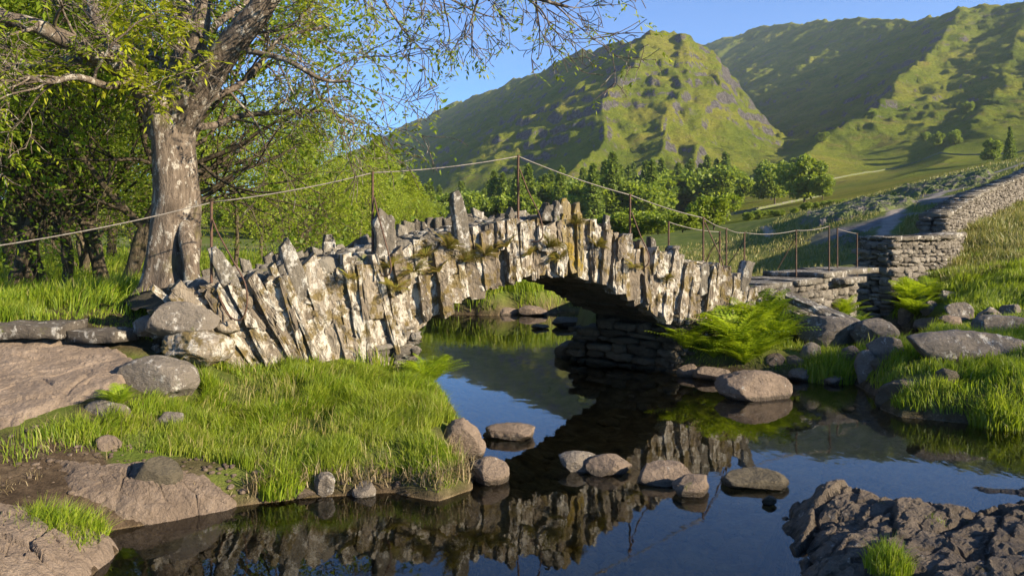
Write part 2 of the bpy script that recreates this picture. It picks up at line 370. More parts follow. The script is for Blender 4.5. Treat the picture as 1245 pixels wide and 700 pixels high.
# fells: ridge lines given as bearing/height in the photo and a real distance
RIDGES = [
    ([(330, 225, 2900), (420, 185, 2700), (485, 154, 2450), (560, 120, 2050), (620, 96, 1700), (700, 62, 1250), (760, 44, 1020), (800, 38, 900), (835, 42, 880), (866, 68, 850)], 0.72, 1.7),
    ([(790, 38, 905), (765, 80, 780), (740, 120, 660), (705, 170, 530), (660, 228, 410)], 0.64, 1.0),
    ([(830, 40, 885), (826, 85, 770), (815, 128, 650), (795, 175, 520), (770, 225, 400)], .6, 1.7),
    ([(866, 70, 850), (866, 112, 740), (856, 155, 620), (840, 215, 470)], 0.6, 2.2),
    ([(810, 85, 2800), (850, 54, 2500), (920, 30, 2100), (1000, 21, 1700), (1060, 17, 1450), (1120, 20, 1230), (1160, 13, 1080), (1245, 6, 950), (1400, -10, 800), (1600, 0, 600)], 0.60, .66),
    ([(1160, 13, 1050), (1125, 60, 860), (1085, 105, 700), (1020, 160, 540), (950, 212, 430)], 0.6, .45),
    ([(1245, 6, 950), (1240, 70, 720), (1205, 130, 560), (1140, 185, 430), (1050, 230, 340)], 0.55, .45),
    ([(1400, -10, 800), (1330, 90, 520), (1260, 160, 380), (1180, 205, 290)], 0.5, .5),
]
def ridge_h(x, y):
    allv = []
    for pts, sl, sr in RIDGES:
        W = np.array([P(*p) for p in pts]); best = np.full(x.shape, -1e9)
        for a, b in zip(W[:-1], W[1:]):
            e = (b - a)[:2]; t = np.clip(((x - a[0]) * e[0] + (y - a[1]) * e[1]) / (e @ e), 0, 1)
            d = np.hypot(x - a[0] - e[0] * t, y - a[1] - e[1] * t)
            h = a[2] + (b[2] - a[2]) * t
            rt = smooth(.1, .8, (x - a[0] - e[0] * t) / (d + 1e-6))
            best = np.maximum(best, h - (sl + (sr - sl) * rt) * d / (1 + d / 5000.0))
        allv.append(best)
    A = np.stack(allv); k = 16.0; m = A.max(0)
    return m + k * np.log(np.exp((A - m) / k).sum(0)) - 6

def far_h(x, y):
    r = np.hypot(x, y)
    base = np.clip(tps(x, y), 0.5, 30 + 0.02 * r)
    wx = x + 30 * fbm2(x / 190, y / 190, 5, 31, .55); wy = y + 34 * fbm2(x / 190 + 9, y / 190, 5, 35, .55)
    R = ridge_h(wx, wy)
    up = smooth(5, 60, R - base)
    R = R + up * (7 * fbm2(x / 95, y / 95, 6, 41, 0.6, False) + 6.5 * fbm2(x / 30, y / 30, 4, 47, 0.6, True) - 3)
    # craggy terraces
    q = R / 16 + 1.2 * fbm2(x / 120, y / 120, 3, 55); fr = q - np.floor(q)
    R = R + up * 10.0 * (smooth(0.3, 0.8, fr) - fr) * smooth(-.3, .4, fbm2(x / 70, y / 70, 3, 57))
    k = 4.0; m = np.maximum(R, base)
    return m + k * np.log(np.exp((R - m) / k) + np.exp((base - m) / k)) - k * 0.1

R_SPLIT0, R_SPLIT1 = 70.0, 150.0
def height(x, y, detail=True):
    r = np.hypot(x, y); w = smooth(R_SPLIT0, R_SPLIT1, r); z = np.zeros_like(x); s = np.full_like(x, 50.0)
    n_ = r < R_SPLIT1; f_ = r > R_SPLIT0
    zn, sn = near_h(x[n_], y[n_], detail); zf = far_h(x[f_], y[f_])
    z[n_] += zn * (1 - w[n_]); z[f_] += zf * w[f_]; s[n_] = sn
    return z, s

def gz(x, y):
    a, _ = height(np.atleast_1d(np.asarray(x, float)), np.atleast_1d(np.asarray(y, float))); return a

def polar_sheet(rs, ths):
    R, T = np.meshgrid(rs, ths, indexing='ij'); x = R * np.sin(T); y = R * np.cos(T)
    z, s = height(x.ravel(), y.ravel()); n, m = R.shape
    i = np.arange(n - 1)[:, None] * m; j = np.arange(m - 1)[None]
    f = np.stack([i + j, i + j + 1, i + m + j + 1, i + m + j], -1).reshape(-1, 4)[:, ::-1]
    return np.stack([x.ravel(), y.ravel(), z], -1), f, s

def polyline_dist(pts, x, y):
    d = np.full(x.shape, 1e9)
    for a, b in zip(pts[:-1], pts[1:]):
        a, b = np.array(a), np.array(b); e = b - a; t = np.clip(((x - a[0]) * e[0] + (y - a[1]) * e[1]) / (e @ e), 0, 1)
        d = np.minimum(d, np.hypot(x - a[0] - e[0] * t, y - a[1] - e[1] * t))
    return d

PATH = [(9.5, 21.5), (13, 27), (19, 38), (25, 48), (34, 56), (48, 64), (70, 74)]
PATH2 = [(25, 48), (22, 52), (21, 60), (24, 70)]
def masks(v, s):
    x, y = v[:, 0], v[:, 1]; r = np.hypot(x, y); px = CX + FPX * x / np.maximum(y, .5)
    n1 = fbm2(x * .9, y * .9, 4, 71)
    earth = smooth(0.28, 0.0, s + 0.15 * n1) * (r < 60)
    earth = np.maximum(earth, smooth(.0, .3, smooth(-1.9, -2.4, x) * smooth(6.35, 5.9, y + .35 * n1) + smooth(-3.3, -3.7, x) * smooth(6.6, 6.2, y + .4 * n1)))
    earth = np.maximum(earth, smooth(1.15, .6, np.hypot((x + 4.7) / 1.5, (y - 9.3) / .9) + .4 * n1) * .9)
    earth = np.maximum(earth, .75 * smooth(.15, .42, fbm2(x * 1.3, y * 1.3, 3, 301)) * (r < 10) * (x < 0))
    pth = smooth(1.0, 0.5, np.minimum(polyline_dist(PATH, x, y), polyline_dist(PATH2, x, y)) / (0.3 + r * .004) + 0.7 * n1) * (r > 20)
    kn = smooth(0.22, 0.34, fbm2(x * .085 + y * .03, y * .16, 5, 73)) * smooth(960, 1030, px) * smooth(36, 46, r) * smooth(110, 90, r)
    return {'earth': earth, 'path': pth, 'rock': kn}

ths_n = np.linspace(math.radians(-75), math.radians(75), 620)
ths_n = np.concatenate([np.linspace(-75, -38, 60, endpoint=False), np.linspace(-38, 39, 640, endpoint=False), np.linspace(39, 75, 60)]) * math.pi / 180
V, F, S = polar_sheet(np.concatenate([np.geomspace(1.3, 24, 330, endpoint=False), np.geomspace(24, 130, 150)]), ths_n)

def ground_mat():
    n = NT('meadow ground'); a = n.noise(0.6, 8, 0.65); b = n.noise(7, 8, 0.7); big = n.noise(0.09, 5, 0.6); f = n.noise(45, 5, .7)
    c = n.ramp(a, [(0.3, (0.05, 0.075, 0.012)), (0.5, (0.085, 0.115, 0.018)), (0.7, (0.14, 0.145, 0.035))])
    c = n.mix(n.step(b, 0.5, 0.68), c, (0.13, 0.14, 0.03))
    c = n.mix(n.math('MULTIPLY', n.step(big, 0.52, 0.64), 0.6), c, (0.17, 0.145, 0.055))
    rk = n.ramp(n.noise(0.9, 9, .7, n.coord((1, 1, 2))), [(0.3, (0.07, 0.065, 0.06)), (0.55, (0.16, 0.145, 0.135)), (0.75, (0.26, 0.235, 0.215))])
    c = n.mix(n.attr('rock'), c, rk)
    pt = n.ramp(n.noise(1.6, 8, .7), [(0.3, (0.17, 0.145, 0.12)), (0.7, (0.32, 0.28, 0.24))])
    c = n.mix(n.attr('path'), c, pt)
    er = n.ramp(n.noise(5, 9, .75), [(0.28, (0.02, 0.014, 0.009)), (0.5, (0.075, 0.052, 0.033)), (0.72, (0.17, 0.125, 0.08))])
    c = n.mix(n.attr('earth'), c, er)
    z = n.n('SeparateXYZ'); n.l(n.n('NewGeometry').outputs['Position'], z.inputs[0])
    bed = n.ramp(n.noise(3.4, 8, .7), [(0.3, (0.05, 0.036, 0.018)), (0.5, (0.19, 0.135, 0.07)), (0.72, (0.38, 0.29, 0.17))])
    c = n.mix(n.step(z.outputs[2], -0.02, 0.02), bed, c)
    h = n.math('ADD', n.math('MULTIPLY', b, 1.0), n.math('MULTIPLY', f, 0.35))
    return n.done(n.bsdf(c, 0.95, n.bump(h, 0.9, 0.09), 0.1))
ground = kind(mk('ground', V, F, ground_mat(), attrs=masks(V, S)), 'structure')

ths_f = np.linspace(math.radians(-58), math.radians(62), 820)
V, F, S = polar_sheet(np.concatenate([[130.0], np.geomspace(131.5, 2950, 520)]), ths_f)
def fell_mat():
    n = NT('fellside'); geo = n.n('NewGeometry'); sp = n.n('SeparateXYZ'); n.l(geo.outputs['Normal'], sp.inputs[0])
    a = n.noise(0.012, 8, 0.66); b = n.noise(0.06, 10, 0.74); f = n.noise(0.3, 9, .78)
    c = n.ramp(a, [(0.36, (0.12, 0.165, 0.014)), (0.5, (0.2, 0.235, 0.02)), (0.62, (0.29, 0.28, 0.035))])
    c = n.mix(n.math('MULTIPLY', n.step(b, 0.52, 0.62), 0.55), c, (0.22, 0.17, 0.05))
    c = n.mix(n.math('MULTIPLY', n.step(f, 0.52, 0.66), 0.45), c, (0.06, 0.08, 0.018))
    g_ = n.noise(1.1, 6, .8)
    c = n.mix(n.math('MULTIPLY', n.step(g_, .54, .64), .5), c, (0.05, 0.065, 0.016))
    g2 = n.noise(.17, 11, .86, n.coord((1, 1, 1.6)), .6)
    c = n.mix(n.math('MULTIPLY', n.step(g2, .555, .6), .75), c, (0.045, 0.055, 0.016))
    c = n.mix(n.math('MULTIPLY', n.step(g2, .42, .39), .7), c, (0.24, 0.215, 0.18))
    c = n.mix(n.math('MULTIPLY', n.step(n.noise(.8, 7, .8, n.coord((1, 1, 2.5))), .6, .68), .5), c, (0.24, 0.2, 0.09))
    rkc = n.ramp(f, [(0.32, (0.05, 0.046, 0.042)), (0.5, (0.15, 0.135, 0.125)), (0.68, (0.30, 0.27, 0.25))])
    steep = n.math('ADD', n.math('SUBTRACT', 1.0, sp.outputs[2]), n.math('MULTIPLY', n.math('SUBTRACT', b, 0.5), 0.75))
    c = n.mix(n.step(steep, 0.29, 0.39), c, rkc)
    scr = n.noise(0.018, 6, 0.6, n.coord((1.6, 0.5, 0.9)), 0.8)
    c = n.mix(n.math('MULTIPLY', n.math('MULTIPLY', n.step(scr, 0.56, 0.64), n.step(steep, 0.14, 0.24)), 0.5), c, (0.16, 0.145, 0.13))
    h = n.math('ADD', n.math('MULTIPLY', b, 2.0), n.math('MULTIPLY', f, 1.0))
    return n.done(n.bsdf(c, 0.97, n.bump(h, 1.0, 6.5), 0.05))
hills = kind(mk('hills', V, F, fell_mat()), 'structure')

def water_mat():
    n = NT('still river water')
    w1 = n.noise(1.6, 4, 0.5, n.coord((1, 0.55, 1))); w2 = n.noise(9, 3, 0.5, n.coord((1, 0.5, 1)))
    h = n.math('ADD', w1, n.math('MULTIPLY', w2, 0.12))
    nb = n.bump(h, 0.16, 0.02)
    fr = n.n('Fresnel'); fr.inputs['IOR'].default_value = 1.42; n.l(nb, fr.inputs['Normal'])
    tr = n.n('BsdfTransparent'); tr.inputs[0].default_value = (0.82, 0.72, 0.5, 1)
    gl = n.n('BsdfGlossy'); gl.inputs['Roughness'].default_value = 0.015; gl.inputs[0].default_value = (1, 1, 1, 1); n.l(nb, gl.inputs['Normal'])
    mx = n.n('MixShader'); n.l(fr.outputs[0], mx.inputs[0]); n.l(tr.outputs[0], mx.inputs[1]); n.l(gl.outputs[0], mx.inputs[2])
    return n.done(mx.outputs[0])
water = kind(mk('water', [(-16, 0.8, 0), (16, 0.8, 0), (16, 26, 0), (-16, 26, 0)], np.array([[0, 1, 2, 3]]), water_mat()), 'structure')

# ------------------------------------------------------------------ stones
def block_rows(rng, fn, s0, s1, zbot, ztop, hmin, hmax, lmin, lmax, depth, mb, proud=0.05, taper=None):
    """coursed rubble: fn(s) -> (point xy, tangent xy, outward normal xy); zbot / ztop are functions of s"""
    T, F = BOX322
    smid = np.linspace(s0, s1, 40); z = min(zbot(a) for a in smid); zmax = max(ztop(a) for a in smid)
    while z < zmax - 0.02:
        h = rng.uniform(hmin, hmax); s = s0 - rng.uniform(0, lmin)
        while s < s1 - 0.02:
            L = rng.uniform(lmin, lmax); c = min(max(s + L / 2, s0), s1)
            hh = h * rng.uniform(0.62, 1.22)
            if z + hh * .4 > zbot(c) - .1 and z + hh * .75 < ztop(c) + rng.uniform(-.01, .05):
                p, t, n = fn(c); a = max(s, s0); b = min(s + L, s1)
                if b - a > 0.04:
                    q = T.copy(); q = np.sign(q) * np.abs(q) ** 0.8 * (1 - 0.16 * (np.abs(q[:, [1, 2, 0]]) * np.abs(q[:, [2, 0, 1]])))
                    loc = q * np.array([(b - a) / 2 * .98, depth / 2, hh / 2 * .96]); loc += rng.uniform(-1, 1, loc.shape) * np.array([.03, .02, .2 * hh])
                    ang = rng.normal(0, .07); ca, sa = math.cos(ang), math.sin(ang)
                    lx = loc[:, 0] * ca - loc[:, 2] * sa; lz = loc[:, 0] * sa + loc[:, 2] * ca
                    pr = proud * rng.random() - depth / 2
                    o = np.array([p[0], p[1], z + h / 2 + rng.uniform(-.022, .022)]); t3 = np.array([t[0], t[1], 0]); n3 = np.array([n[0], n[1], 0])
                    bat = 0 if taper is None else taper * (z - zbot(c))
                    mb.add(o + lx[:, None] * t3 + lz[:, None] * np.array([0, 0, 1.0]) + (loc[:, 1] + pr - bat)[:, None] * n3, F)
            s += L
        z += h
BOX322 = boxgrid(4, 2, 3)

def slab(rng, base, axis, width_dir, depth_dir, L, w, dep, point=0.35, jit=0.02, nx=3, ny=2, nz=9, bend=0.0):
    """one long rough slate: base centre, axis unit, half-free outline narrowing to an uneven tip"""
    T, F = SLAB; t = (T[:, 2] + 1) / 2; seed = int(rng.integers(1e6))
    wob = fbm(np.stack([t * 3 * L / .8, np.sign(T[:, 0]) * 3 + 0 * t, 0 * t], -1), 3, seed) * 0.22
    wl = np.interp(t, [0, .12, .6, .85, 1], [rng.uniform(.6, .9), 1, rng.uniform(.85, 1.05), rng.uniform(1 - point * .8, 1), 1 - point])
    x = T[:, 0] * w / 2 * (wl + wob) + bend * np.sin(t * 3.1) * w + (t ** 3) * rng.uniform(-.3, .3) * w * point * 1.6
    y = T[:, 1] * dep / 2 * (1 - 0.25 * t * point) + .25 * dep * fbm(np.stack([t * 4, T[:, 0], T[:, 1]], -1), 3, seed + 7) * .6
    z = t * L + (np.abs(T[:, 2]) > .98) * rng.uniform(-1, 1) * T[:, 0] * w * .32
    loc = np.stack([x, y, z], -1); loc += jit * (1.0 * fbm(loc * 10 + seed % 97, 4, seed + 3, .65) + .55 * fbm(loc * np.array([30, 30, 14]) + seed % 57, 3, seed + 5, .6, True))[:, None] * nrm(np.stack([T[:, 0], T[:, 1] * 1.5, T[:, 2] * .3], -1))
    ax = nrm(axis); W = nrm(width_dir - ax * np.dot(width_dir, ax)); D = np.cross(ax, W)
    if np.dot(D, depth_dir) < 0: D = -D; F = F[:, ::-1]
    return np.asarray(base) + loc[:, :1] * W + loc[:, 1:2] * D + loc[:, 2:] * ax, F
SLAB = boxgrid(6, 3, 18)

ICO = {}
def ico(sub):
    if sub not in ICO:
        bm = bmesh.new(); bmesh.ops.create_icosphere(bm, subdivisions=sub, radius=1)
        ICO[sub] = (np.array([v.co[:] for v in bm.verts]), np.array([[v.index for v in f.verts] for f in bm.faces])); bm.free()
    return ICO[sub]
def rockmesh(seed, sx, sy, sz, rot=0.0, sub=5, cuts=9, rough=0.10, strat=0.0, tilt=(0, 0), lo=.55):
    rng = np.random.default_rng(seed); V, F = ico(sub); v = V.copy()
    for _ in range(cuts):
        n = nrm(rng.normal(0, 1, 3) * np.array([1, 1, .9])); o = rng.uniform(lo, .95); d = v @ n
        v = v - np.maximum(d - o, 0)[:, None] * n * .985
    v = v * np.array([sx, sy, sz]); s = (sx * sy * sz) ** (1 / 3.)
    nn = nrm(V / np.array([sx, sy, sz]))
    q = v / s + seed % 91
    v = v + nn * (s * rough * (.8 * fbm(q * 1.6, 6, seed, .55) + .45 * fbm(q * 4.5, 5, seed + 3, .65, True)))[:, None]
    if strat:
        e = nrm(np.array([tilt[0], tilt[1], 1.0])); h = v @ e / (s * .16) + .6 * fbm(q * 1.2, 3, seed + 9); fr = h - np.floor(h)
        side = 1 - np.abs(nn @ e)
        v = v + nn * (strat * s * .16 * side * (np.abs(fr - .5) * 2 - .5))[:, None]
    c, si = math.cos(rot), math.sin(rot)
    return np.stack([v[:, 0] * c - v[:, 1] * si, v[:, 0] * si + v[:, 1] * c, v[:, 2]], -1), F

# ------------------------------------------------------------------ the packhorse bridge
U = nrm(np.array([0.8836, 0.468])); NF = np.array([U[1], -U[0]]); A0 = np.array([0.84, 11.2]); RV = np.array([-1.1, 1.35])
def bxy(px):
    k = (px - CX) / FPX; d = 10.755 / (1 - .53 * k); return np.array([k * d, d])
def bs(px): return float((bxy(px) - A0) @ U)
def bz(px, py): return CAMZ - (py - HY) / FPX * bxy(px)[1]
def pxof(s): p = A0 + U * s; return CX + FPX * p[0] / p[1]
TOP = [(188, 372), (215, 360), (260, 348), (300, 342), (330, 337), (370, 328), (400, 318), (450, 309), (500, 298), (550, 285), (600, 273), (650, 264), (690, 258), (715, 262), (740, 276), (760, 290), (800, 303), (850, 318), (880, 326), (905, 346), (925, 360)]
BOT = [(188, 432), (260, 446), (300, 452), (360, 452), (420, 452), (450, 458), (503, 464)]
ARC = [(503, 398), (530, 382), (560, 364), (600, 346), (640, 335), (690, 331), (715, 335), (740, 345), (765, 358), (790, 373), (822, 390)]
BO2 = [(822, 460), (870, 452), (905, 420), (925, 400)]
tS = np.array([bs(p[0]) for p in TOP]); tZ = np.array([bz(*p) for p in TOP])
aS = np.array([bs(p[0]) for p in ARC]); aZ = np.array([bz(*p) for p in ARC])
lS = np.array([bs(p[0]) for p in BOT]); lZ = np.array([bz(*p) for p in BOT])
rS = np.array([bs(p[0]) for p in BO2]); rZ = np.array([bz(*p) for p in BO2])
ztop = lambda s: float(np.interp(s, tS, tZ))
SL, SR = aS[0], aS[-1]
zarc = lambda s: float(np.interp(s, aS, aZ))
def zlow(s):
    if s < SL: return float(np.interp(s, lS, lZ)) - .25
    if s > SR: return float(np.interp(s, rS, rZ)) - .3
    return zarc(s)
bridge = empty('packhorse_bridge', (A0[0] + RV[0] / 2, A0[1] + RV[1] / 2, 0))
tag(bridge, 'old hump-backed slate footbridge with one rough arch over the river pool', 'bridge')
rng = np.random.default_rng(11)
# core: arch barrel, fill and rear face
ss = np.concatenate([np.linspace(tS[0], SL, 26), np.linspace(SL, SR, 60), np.linspace(SR, tS[-1], 18)])
lows = np.concatenate([[zlow(s - 1e-6) for s in ss[:26]], [zarc(s) for s in ss[26:86]], [zlow(s + 1e-6) for s in ss[86:]]])
lows[25] = zlow(SL - 1e-4) ; lows[86] = -0.4
rows = 9; cv = []
for s, zb in zip(ss, lows):
    p = A0 + U * s - NF * 0.12; zt = ztop(s) - .10
    for k in range(rows): cv.append((*(p), zb + (zt - zb) * k / (rows - 1)))
    for k in range(rows): cv.append((*(p + RV * .99 * k / (rows - 1)), zt + .04 * math.sin(k)))
    for k in range(rows): cv.append((*(p + RV * .99), zt + (zb - zt) * k / (rows - 1)))
    for k in range(rows): cv.append((*(p + RV * .99 * (1 - k / (rows - 1))), zb))
cv = np.array(cv); m = rows * 4; i = np.arange(len(ss) - 1)[:, None] * m; j = np.arange(m)[None]; j2 = (j + 1) % m
cf = np.stack([i + j, i + m + j, i + m + j2, i + j2], -1).reshape(-1, 4)
cv = cv + 0.035 * np.stack([fbm(cv * 5 + 3 * k, 3, 80 + k) for k in range(3)], -1)
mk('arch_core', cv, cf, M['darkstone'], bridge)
# barrel stones seen from below: slates spanning the soffit in rows
mb = MB()
for s in np.arange(SL + .05, SR - .02, .115):
    sl = (zarc(s + .05) - zarc(s - .05)) / .1; up = nrm(np.array([-sl * U[0], -sl * U[1], 1.0]))
    t = rng.uniform(-.2, 0)
    while t < 1:
        L = rng.uniform(.25, .6); p = A0 + U * s - NF * .1 + RV * max(t, 0)
        R3 = np.array([*nrm(RV), 0]); ln = min(L, 1.0 - max(t, 0)) * np.linalg.norm(RV)
        if ln > .1:
            mb.add(*slab(rng, np.array([*p, zarc(s) + .05 + rng.uniform(-.05, .03)]), R3, np.cross(up, R3), up, ln, .125, .16, .1, .012))
        t += L
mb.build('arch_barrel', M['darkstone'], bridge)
# face slates
def lean(s):
    return np.interp(s, [tS[0], bs(300), bs(420), bs(520), bs(640), bs(700), bs(800), bs(900), tS[-1]], [-.75, -.62, -.26, -.16, -.06, .0, .05, .2, .45])
mb, mo, s = MB(), MB(), bs(262)
U3 = np.array([*U, 0]); NF3 = np.array([*NF, 0])
while s < bs(908):
    w = rng.uniform(.055, .2) * rng.choice([.7, 1, 1.1]) * (.75 if s < bs(390) else 1); c = s + w / 2; zt = ztop(c) + rng.uniform(-.16, .05)
    zb = zlow(c) if (c < SL or c > SR) else zarc(c) - rng.uniform(-.02, .09)
    if SL - .45 < c < SL: zb = max(zb, zarc(SL) - .12 - rng.uniform(0, .25))
    if SR < c < SR + .5: zb = zarc(SR) - rng.uniform(0.0, .15)
    ln = lean(c) + rng.normal(0, .06 if c > bs(380) else .11); ax = nrm(U3 * math.sin(ln) + np.array([0, 0, math.cos(ln)]))
    H = (zt - zb) / math.cos(ln); n_piece = 1 if (H < .6 or rng.random() < .42) else 2
    z0 = 0
    if c < bs(370) and H > .5: n_piece = 2
    foot = A0 + U * (c - math.tan(ln) * 0.35 * (zt - zb))
    for q in range(n_piece):
        hh = H if n_piece == 1 else (H * rng.uniform(.45, .65) if q == 0 else H - z0 - .01)
        b = np.array([*foot, zb]) + ax * z0 + U3 * rng.uniform(-.03, .03) - NF3 * (.11 - rng.uniform(-.05, .075))
        ochre = bs(684) < c < bs(706) and z0 + hh > H * .6
        (mo if ochre else mb).add(*slab(rng, b, ax, U3, NF3, hh, w * 1.14, rng.uniform(.2, .32), rng.uniform(.0, .3), .016))
        z0 += hh
    s += w * .92
# narrow packing slates set further back between the big ones
s = bs(262)
while s < bs(905):
    w = rng.uniform(.05, .12); c = s + w / 2; zt = ztop(c) - rng.uniform(.02, .2); zb = zlow(c) if (c < SL or c > SR) else zarc(c) + rng.uniform(-.02, .05)
    if SL - .45 < c < SL: zb = max(zb, zarc(SL) - .2)
    ln = lean(c) + rng.normal(0, .09); ax = nrm(U3 * math.sin(ln) + np.array([0, 0, math.cos(ln)])); z0, H = 0, (zt - zb) / math.cos(ln)
    while z0 < H - .06:
        hh = min(H - z0, rng.uniform(.18, .6)); b = np.array([*(A0 + U * (c - math.tan(ln) * .35 * (zt - zb))), zb]) + ax * z0 + U3 * rng.uniform(-.02, .02) - NF3 * (.17 - rng.uniform(-.03, .05)); mb.add(*slab(rng, b, ax, U3, NF3, hh * 1.03, w * 1.3, .2, rng.uniform(0, .2), .014)); z0 += hh
    s += w * .9
# filler layer of rubble behind so that gaps show stone
block_rows(rng, lambda s: (A0 + U * s, U, NF), tS[0], bs(503), lambda s: zlow(s), lambda s: ztop(s) - .04, .07, .15, .12, .4, .3, mb, -.06)
block_rows(rng, lambda s: (A0 + U * s, U, NF), SR, tS[-1], lambda s: zlow(s), lambda s: ztop(s) - .04, .07, .15, .12, .4, .3, mb, -.06)
mb.build('facing_slates', M['slate'], bridge, smooth_=False)
mo.build('ochre_slates', M['slate_ochre'], bridge, smooth_=False)['label'] = 'ochre lichened slates at the crown'
# coursed pier footings: left one just above the grass, right one standing in the water
mb = MB()
block_rows(rng, lambda s: (A0 + U * s, U, NF), bs(462), SL + .03, lambda s: .1, lambda s: zarc(SL) - .08, .06, .13, .2, .5, .35, mb, .09)
RVn = nrm(RV); RN = np.array([-RVn[1], RVn[0]])
pl = A0 + U * SL - NF * .03; block_rows(rng, lambda t: (pl + RVn * t, RVn, -RN), 0, 1.75, lambda s: -.3, lambda s: zarc(SL) + .05, .06, .13, .2, .5, .3, mb, .06)
mb.build('left_footing', M['masonry'], bridge)
mb = MB()
pr = A0 + U * SR - NF * .02; PV = nrm(np.array([-1.5, 1.12])); PN = np.array([-PV[1], PV[0]]); PN = PN if PN[0] < 0 else -PN
block_rows(rng, lambda t: (pr + PV * t, PV, PN), 0, 2.0, lambda s: -.45, lambda s: zarc(SR) + .06 - .12 * s, .07, .17, .2, .65, .35, mb, .09)
block_rows(rng, lambda s: (A0 + U * s, U, NF), SR - .03, SR + .75, lambda s: -.4, lambda s: zarc(SR) + .02, .06, .14, .12, .4, .35, mb, .09)
mb.build('right_footing', M['darkstone'], bridge)['label'] = 'dark coursed pier standing in the water'
# rear parapet: low rough edge stones along the far side
mb = MB()
for s in np.arange(bs(300), bs(880), .16):
    L = rng.uniform(.1, .26); w = rng.uniform(.12, .26)
    p = A0 + U * s + RV * .93 - NF * rng.uniform(-.05, .1); ln = lean(s) * .7
    mb.add(*slab(rng, np.array([*p, ztop(s) - .32]), U3 * math.sin(ln) + np.array([0, 0, math.cos(ln)]), U3, NF3, L + .2, w, .14, rng.uniform(.1, .5), .02))
mb.build('rear_kerb', M['slate_grey'], bridge)
# deck cobbles
mb = MB()
for s in np.arange(bs(250), bs(900), .22):
    for t in np.arange(.12, .9, .15):
        v, f = rockmesh(int(rng.integers(1e6)), rng.uniform(.1, .16), rng.uniform(.09, .14), .06, rng.uniform(0, 3), 2, 4, .1)
        p = A0 + U * (s + rng.uniform(-.05, .05)) + RV * t; mb.add(v + np.array([*p, ztop(s) - .07]), f)
mb.build('deck_cobbles', M['slate_grey'], bridge)
# tall parapet slates and capping stones on the near edge: (px, tip py, base py, width px, lean px of the tip, group of looks)
TALL = [(289, 298, 352, 17, -24), (369, 295, 356, 17, -14), (352, 324, 362, 12, -6), (470, 262, 310, 25, -2), (565, 236, 300, 15, -7),
        (637, 258, 295, 15, -11), (668, 252, 262, 20, 6), (677, 250, 292, 11, 2), (691, 244, 290, 13, 0), (703, 250, 290, 11, 0),
        (720, 283, 305, 12, 3), (742, 296, 318, 10, 1), (784, 296, 330, 9, 0), (798, 293, 326, 9, 1), (812, 298, 325, 11, 13),
        (856, 324, 352, 13, 2), (901, 318, 352, 13, 12), (870, 324, 350, 12, 2), (650, 275, 300, 10, -3), (600, 276, 300, 12, -3), (530, 288, 312, 22, -8)]
for (px, ty, by, wp, lp) in TALL:
    p = bxy(px); d = p[1]; L = (by - ty) / FPX * d + .12; w = wp / FPX * d * 1.1
    ax = nrm(U3 * (lp / FPX * d) + np.array([0, 0, (by - ty) / FPX * d]))
    base = np.array([*p, CAMZ - (by - HY) / FPX * d - .08]) - NF3 * rng.uniform(.06, .12)
    v, f = slab(rng, base, ax, U3, NF3, L, w, rng.uniform(.12, .2), rng.uniform(.35, .7), .02)
    mk('parapet_slate', v, f, M['slate_grey' if not 684 < px < 706 else 'slate_ochre'], bridge)
REAR = [(400, 285, 302, 12), (508, 268, 288, 11), (583, 266, 280, 10), (735, 262, 290, 10)]
for (px, ty, by, wp) in REAR:
    k = (px - CX) / FPX; q0 = A0 + RV * .95; d = (q0[1] - .53 * q0[0]) / (1 - .53 * k); p = np.array([k * d, d])
    v, f = slab(rng, np.array([*p, CAMZ - (by - HY) / FPX * d - .2]), np.array([0.02, 0, 1.0]), U3, NF3, (by - ty) / FPX * d + .2, wp / FPX * d, .12, .5, .02)
    mk('parapet_slate', v, f, M['slate_grey'], bridge)
# rounded capping stones lying on the wall top at the left
CAPS = [(400, 324, 34, 22), (396, 340, 30, 14), (340, 352, 26, 26), (418, 338, 26, 20), (440, 322, 30, 26), (497, 302, 30, 20), (487, 312, 22, 24), (520, 296, 26, 18), (310, 352, 30, 20),
        (455, 318, 24, 18), (575, 288, 22, 16), (620, 274, 22, 14), (735, 285, 20, 22), (770, 300, 18, 18), (835, 322, 22, 16), (880, 335, 24, 22), (276, 396, 30, 18)]
for n_, (px, py, wp, hp) in enumerate(CAPS):
    p = bxy(px); d = p[1]; sc = d / FPX
    v, f = rockmesh(300 + n_, wp * sc * .56, wp * sc * .5, hp * sc * .55, 0.49 + rng.uniform(-.3, .3), 4, 10, .09)
    c = np.array([*(p - NF * (.14 if n_ < 16 else -.03)), CAMZ - (py - HY) * sc]); mk('capping_stone', v + c, f, M['slate_grey' if n_ < 16 else 'slate'], bridge)

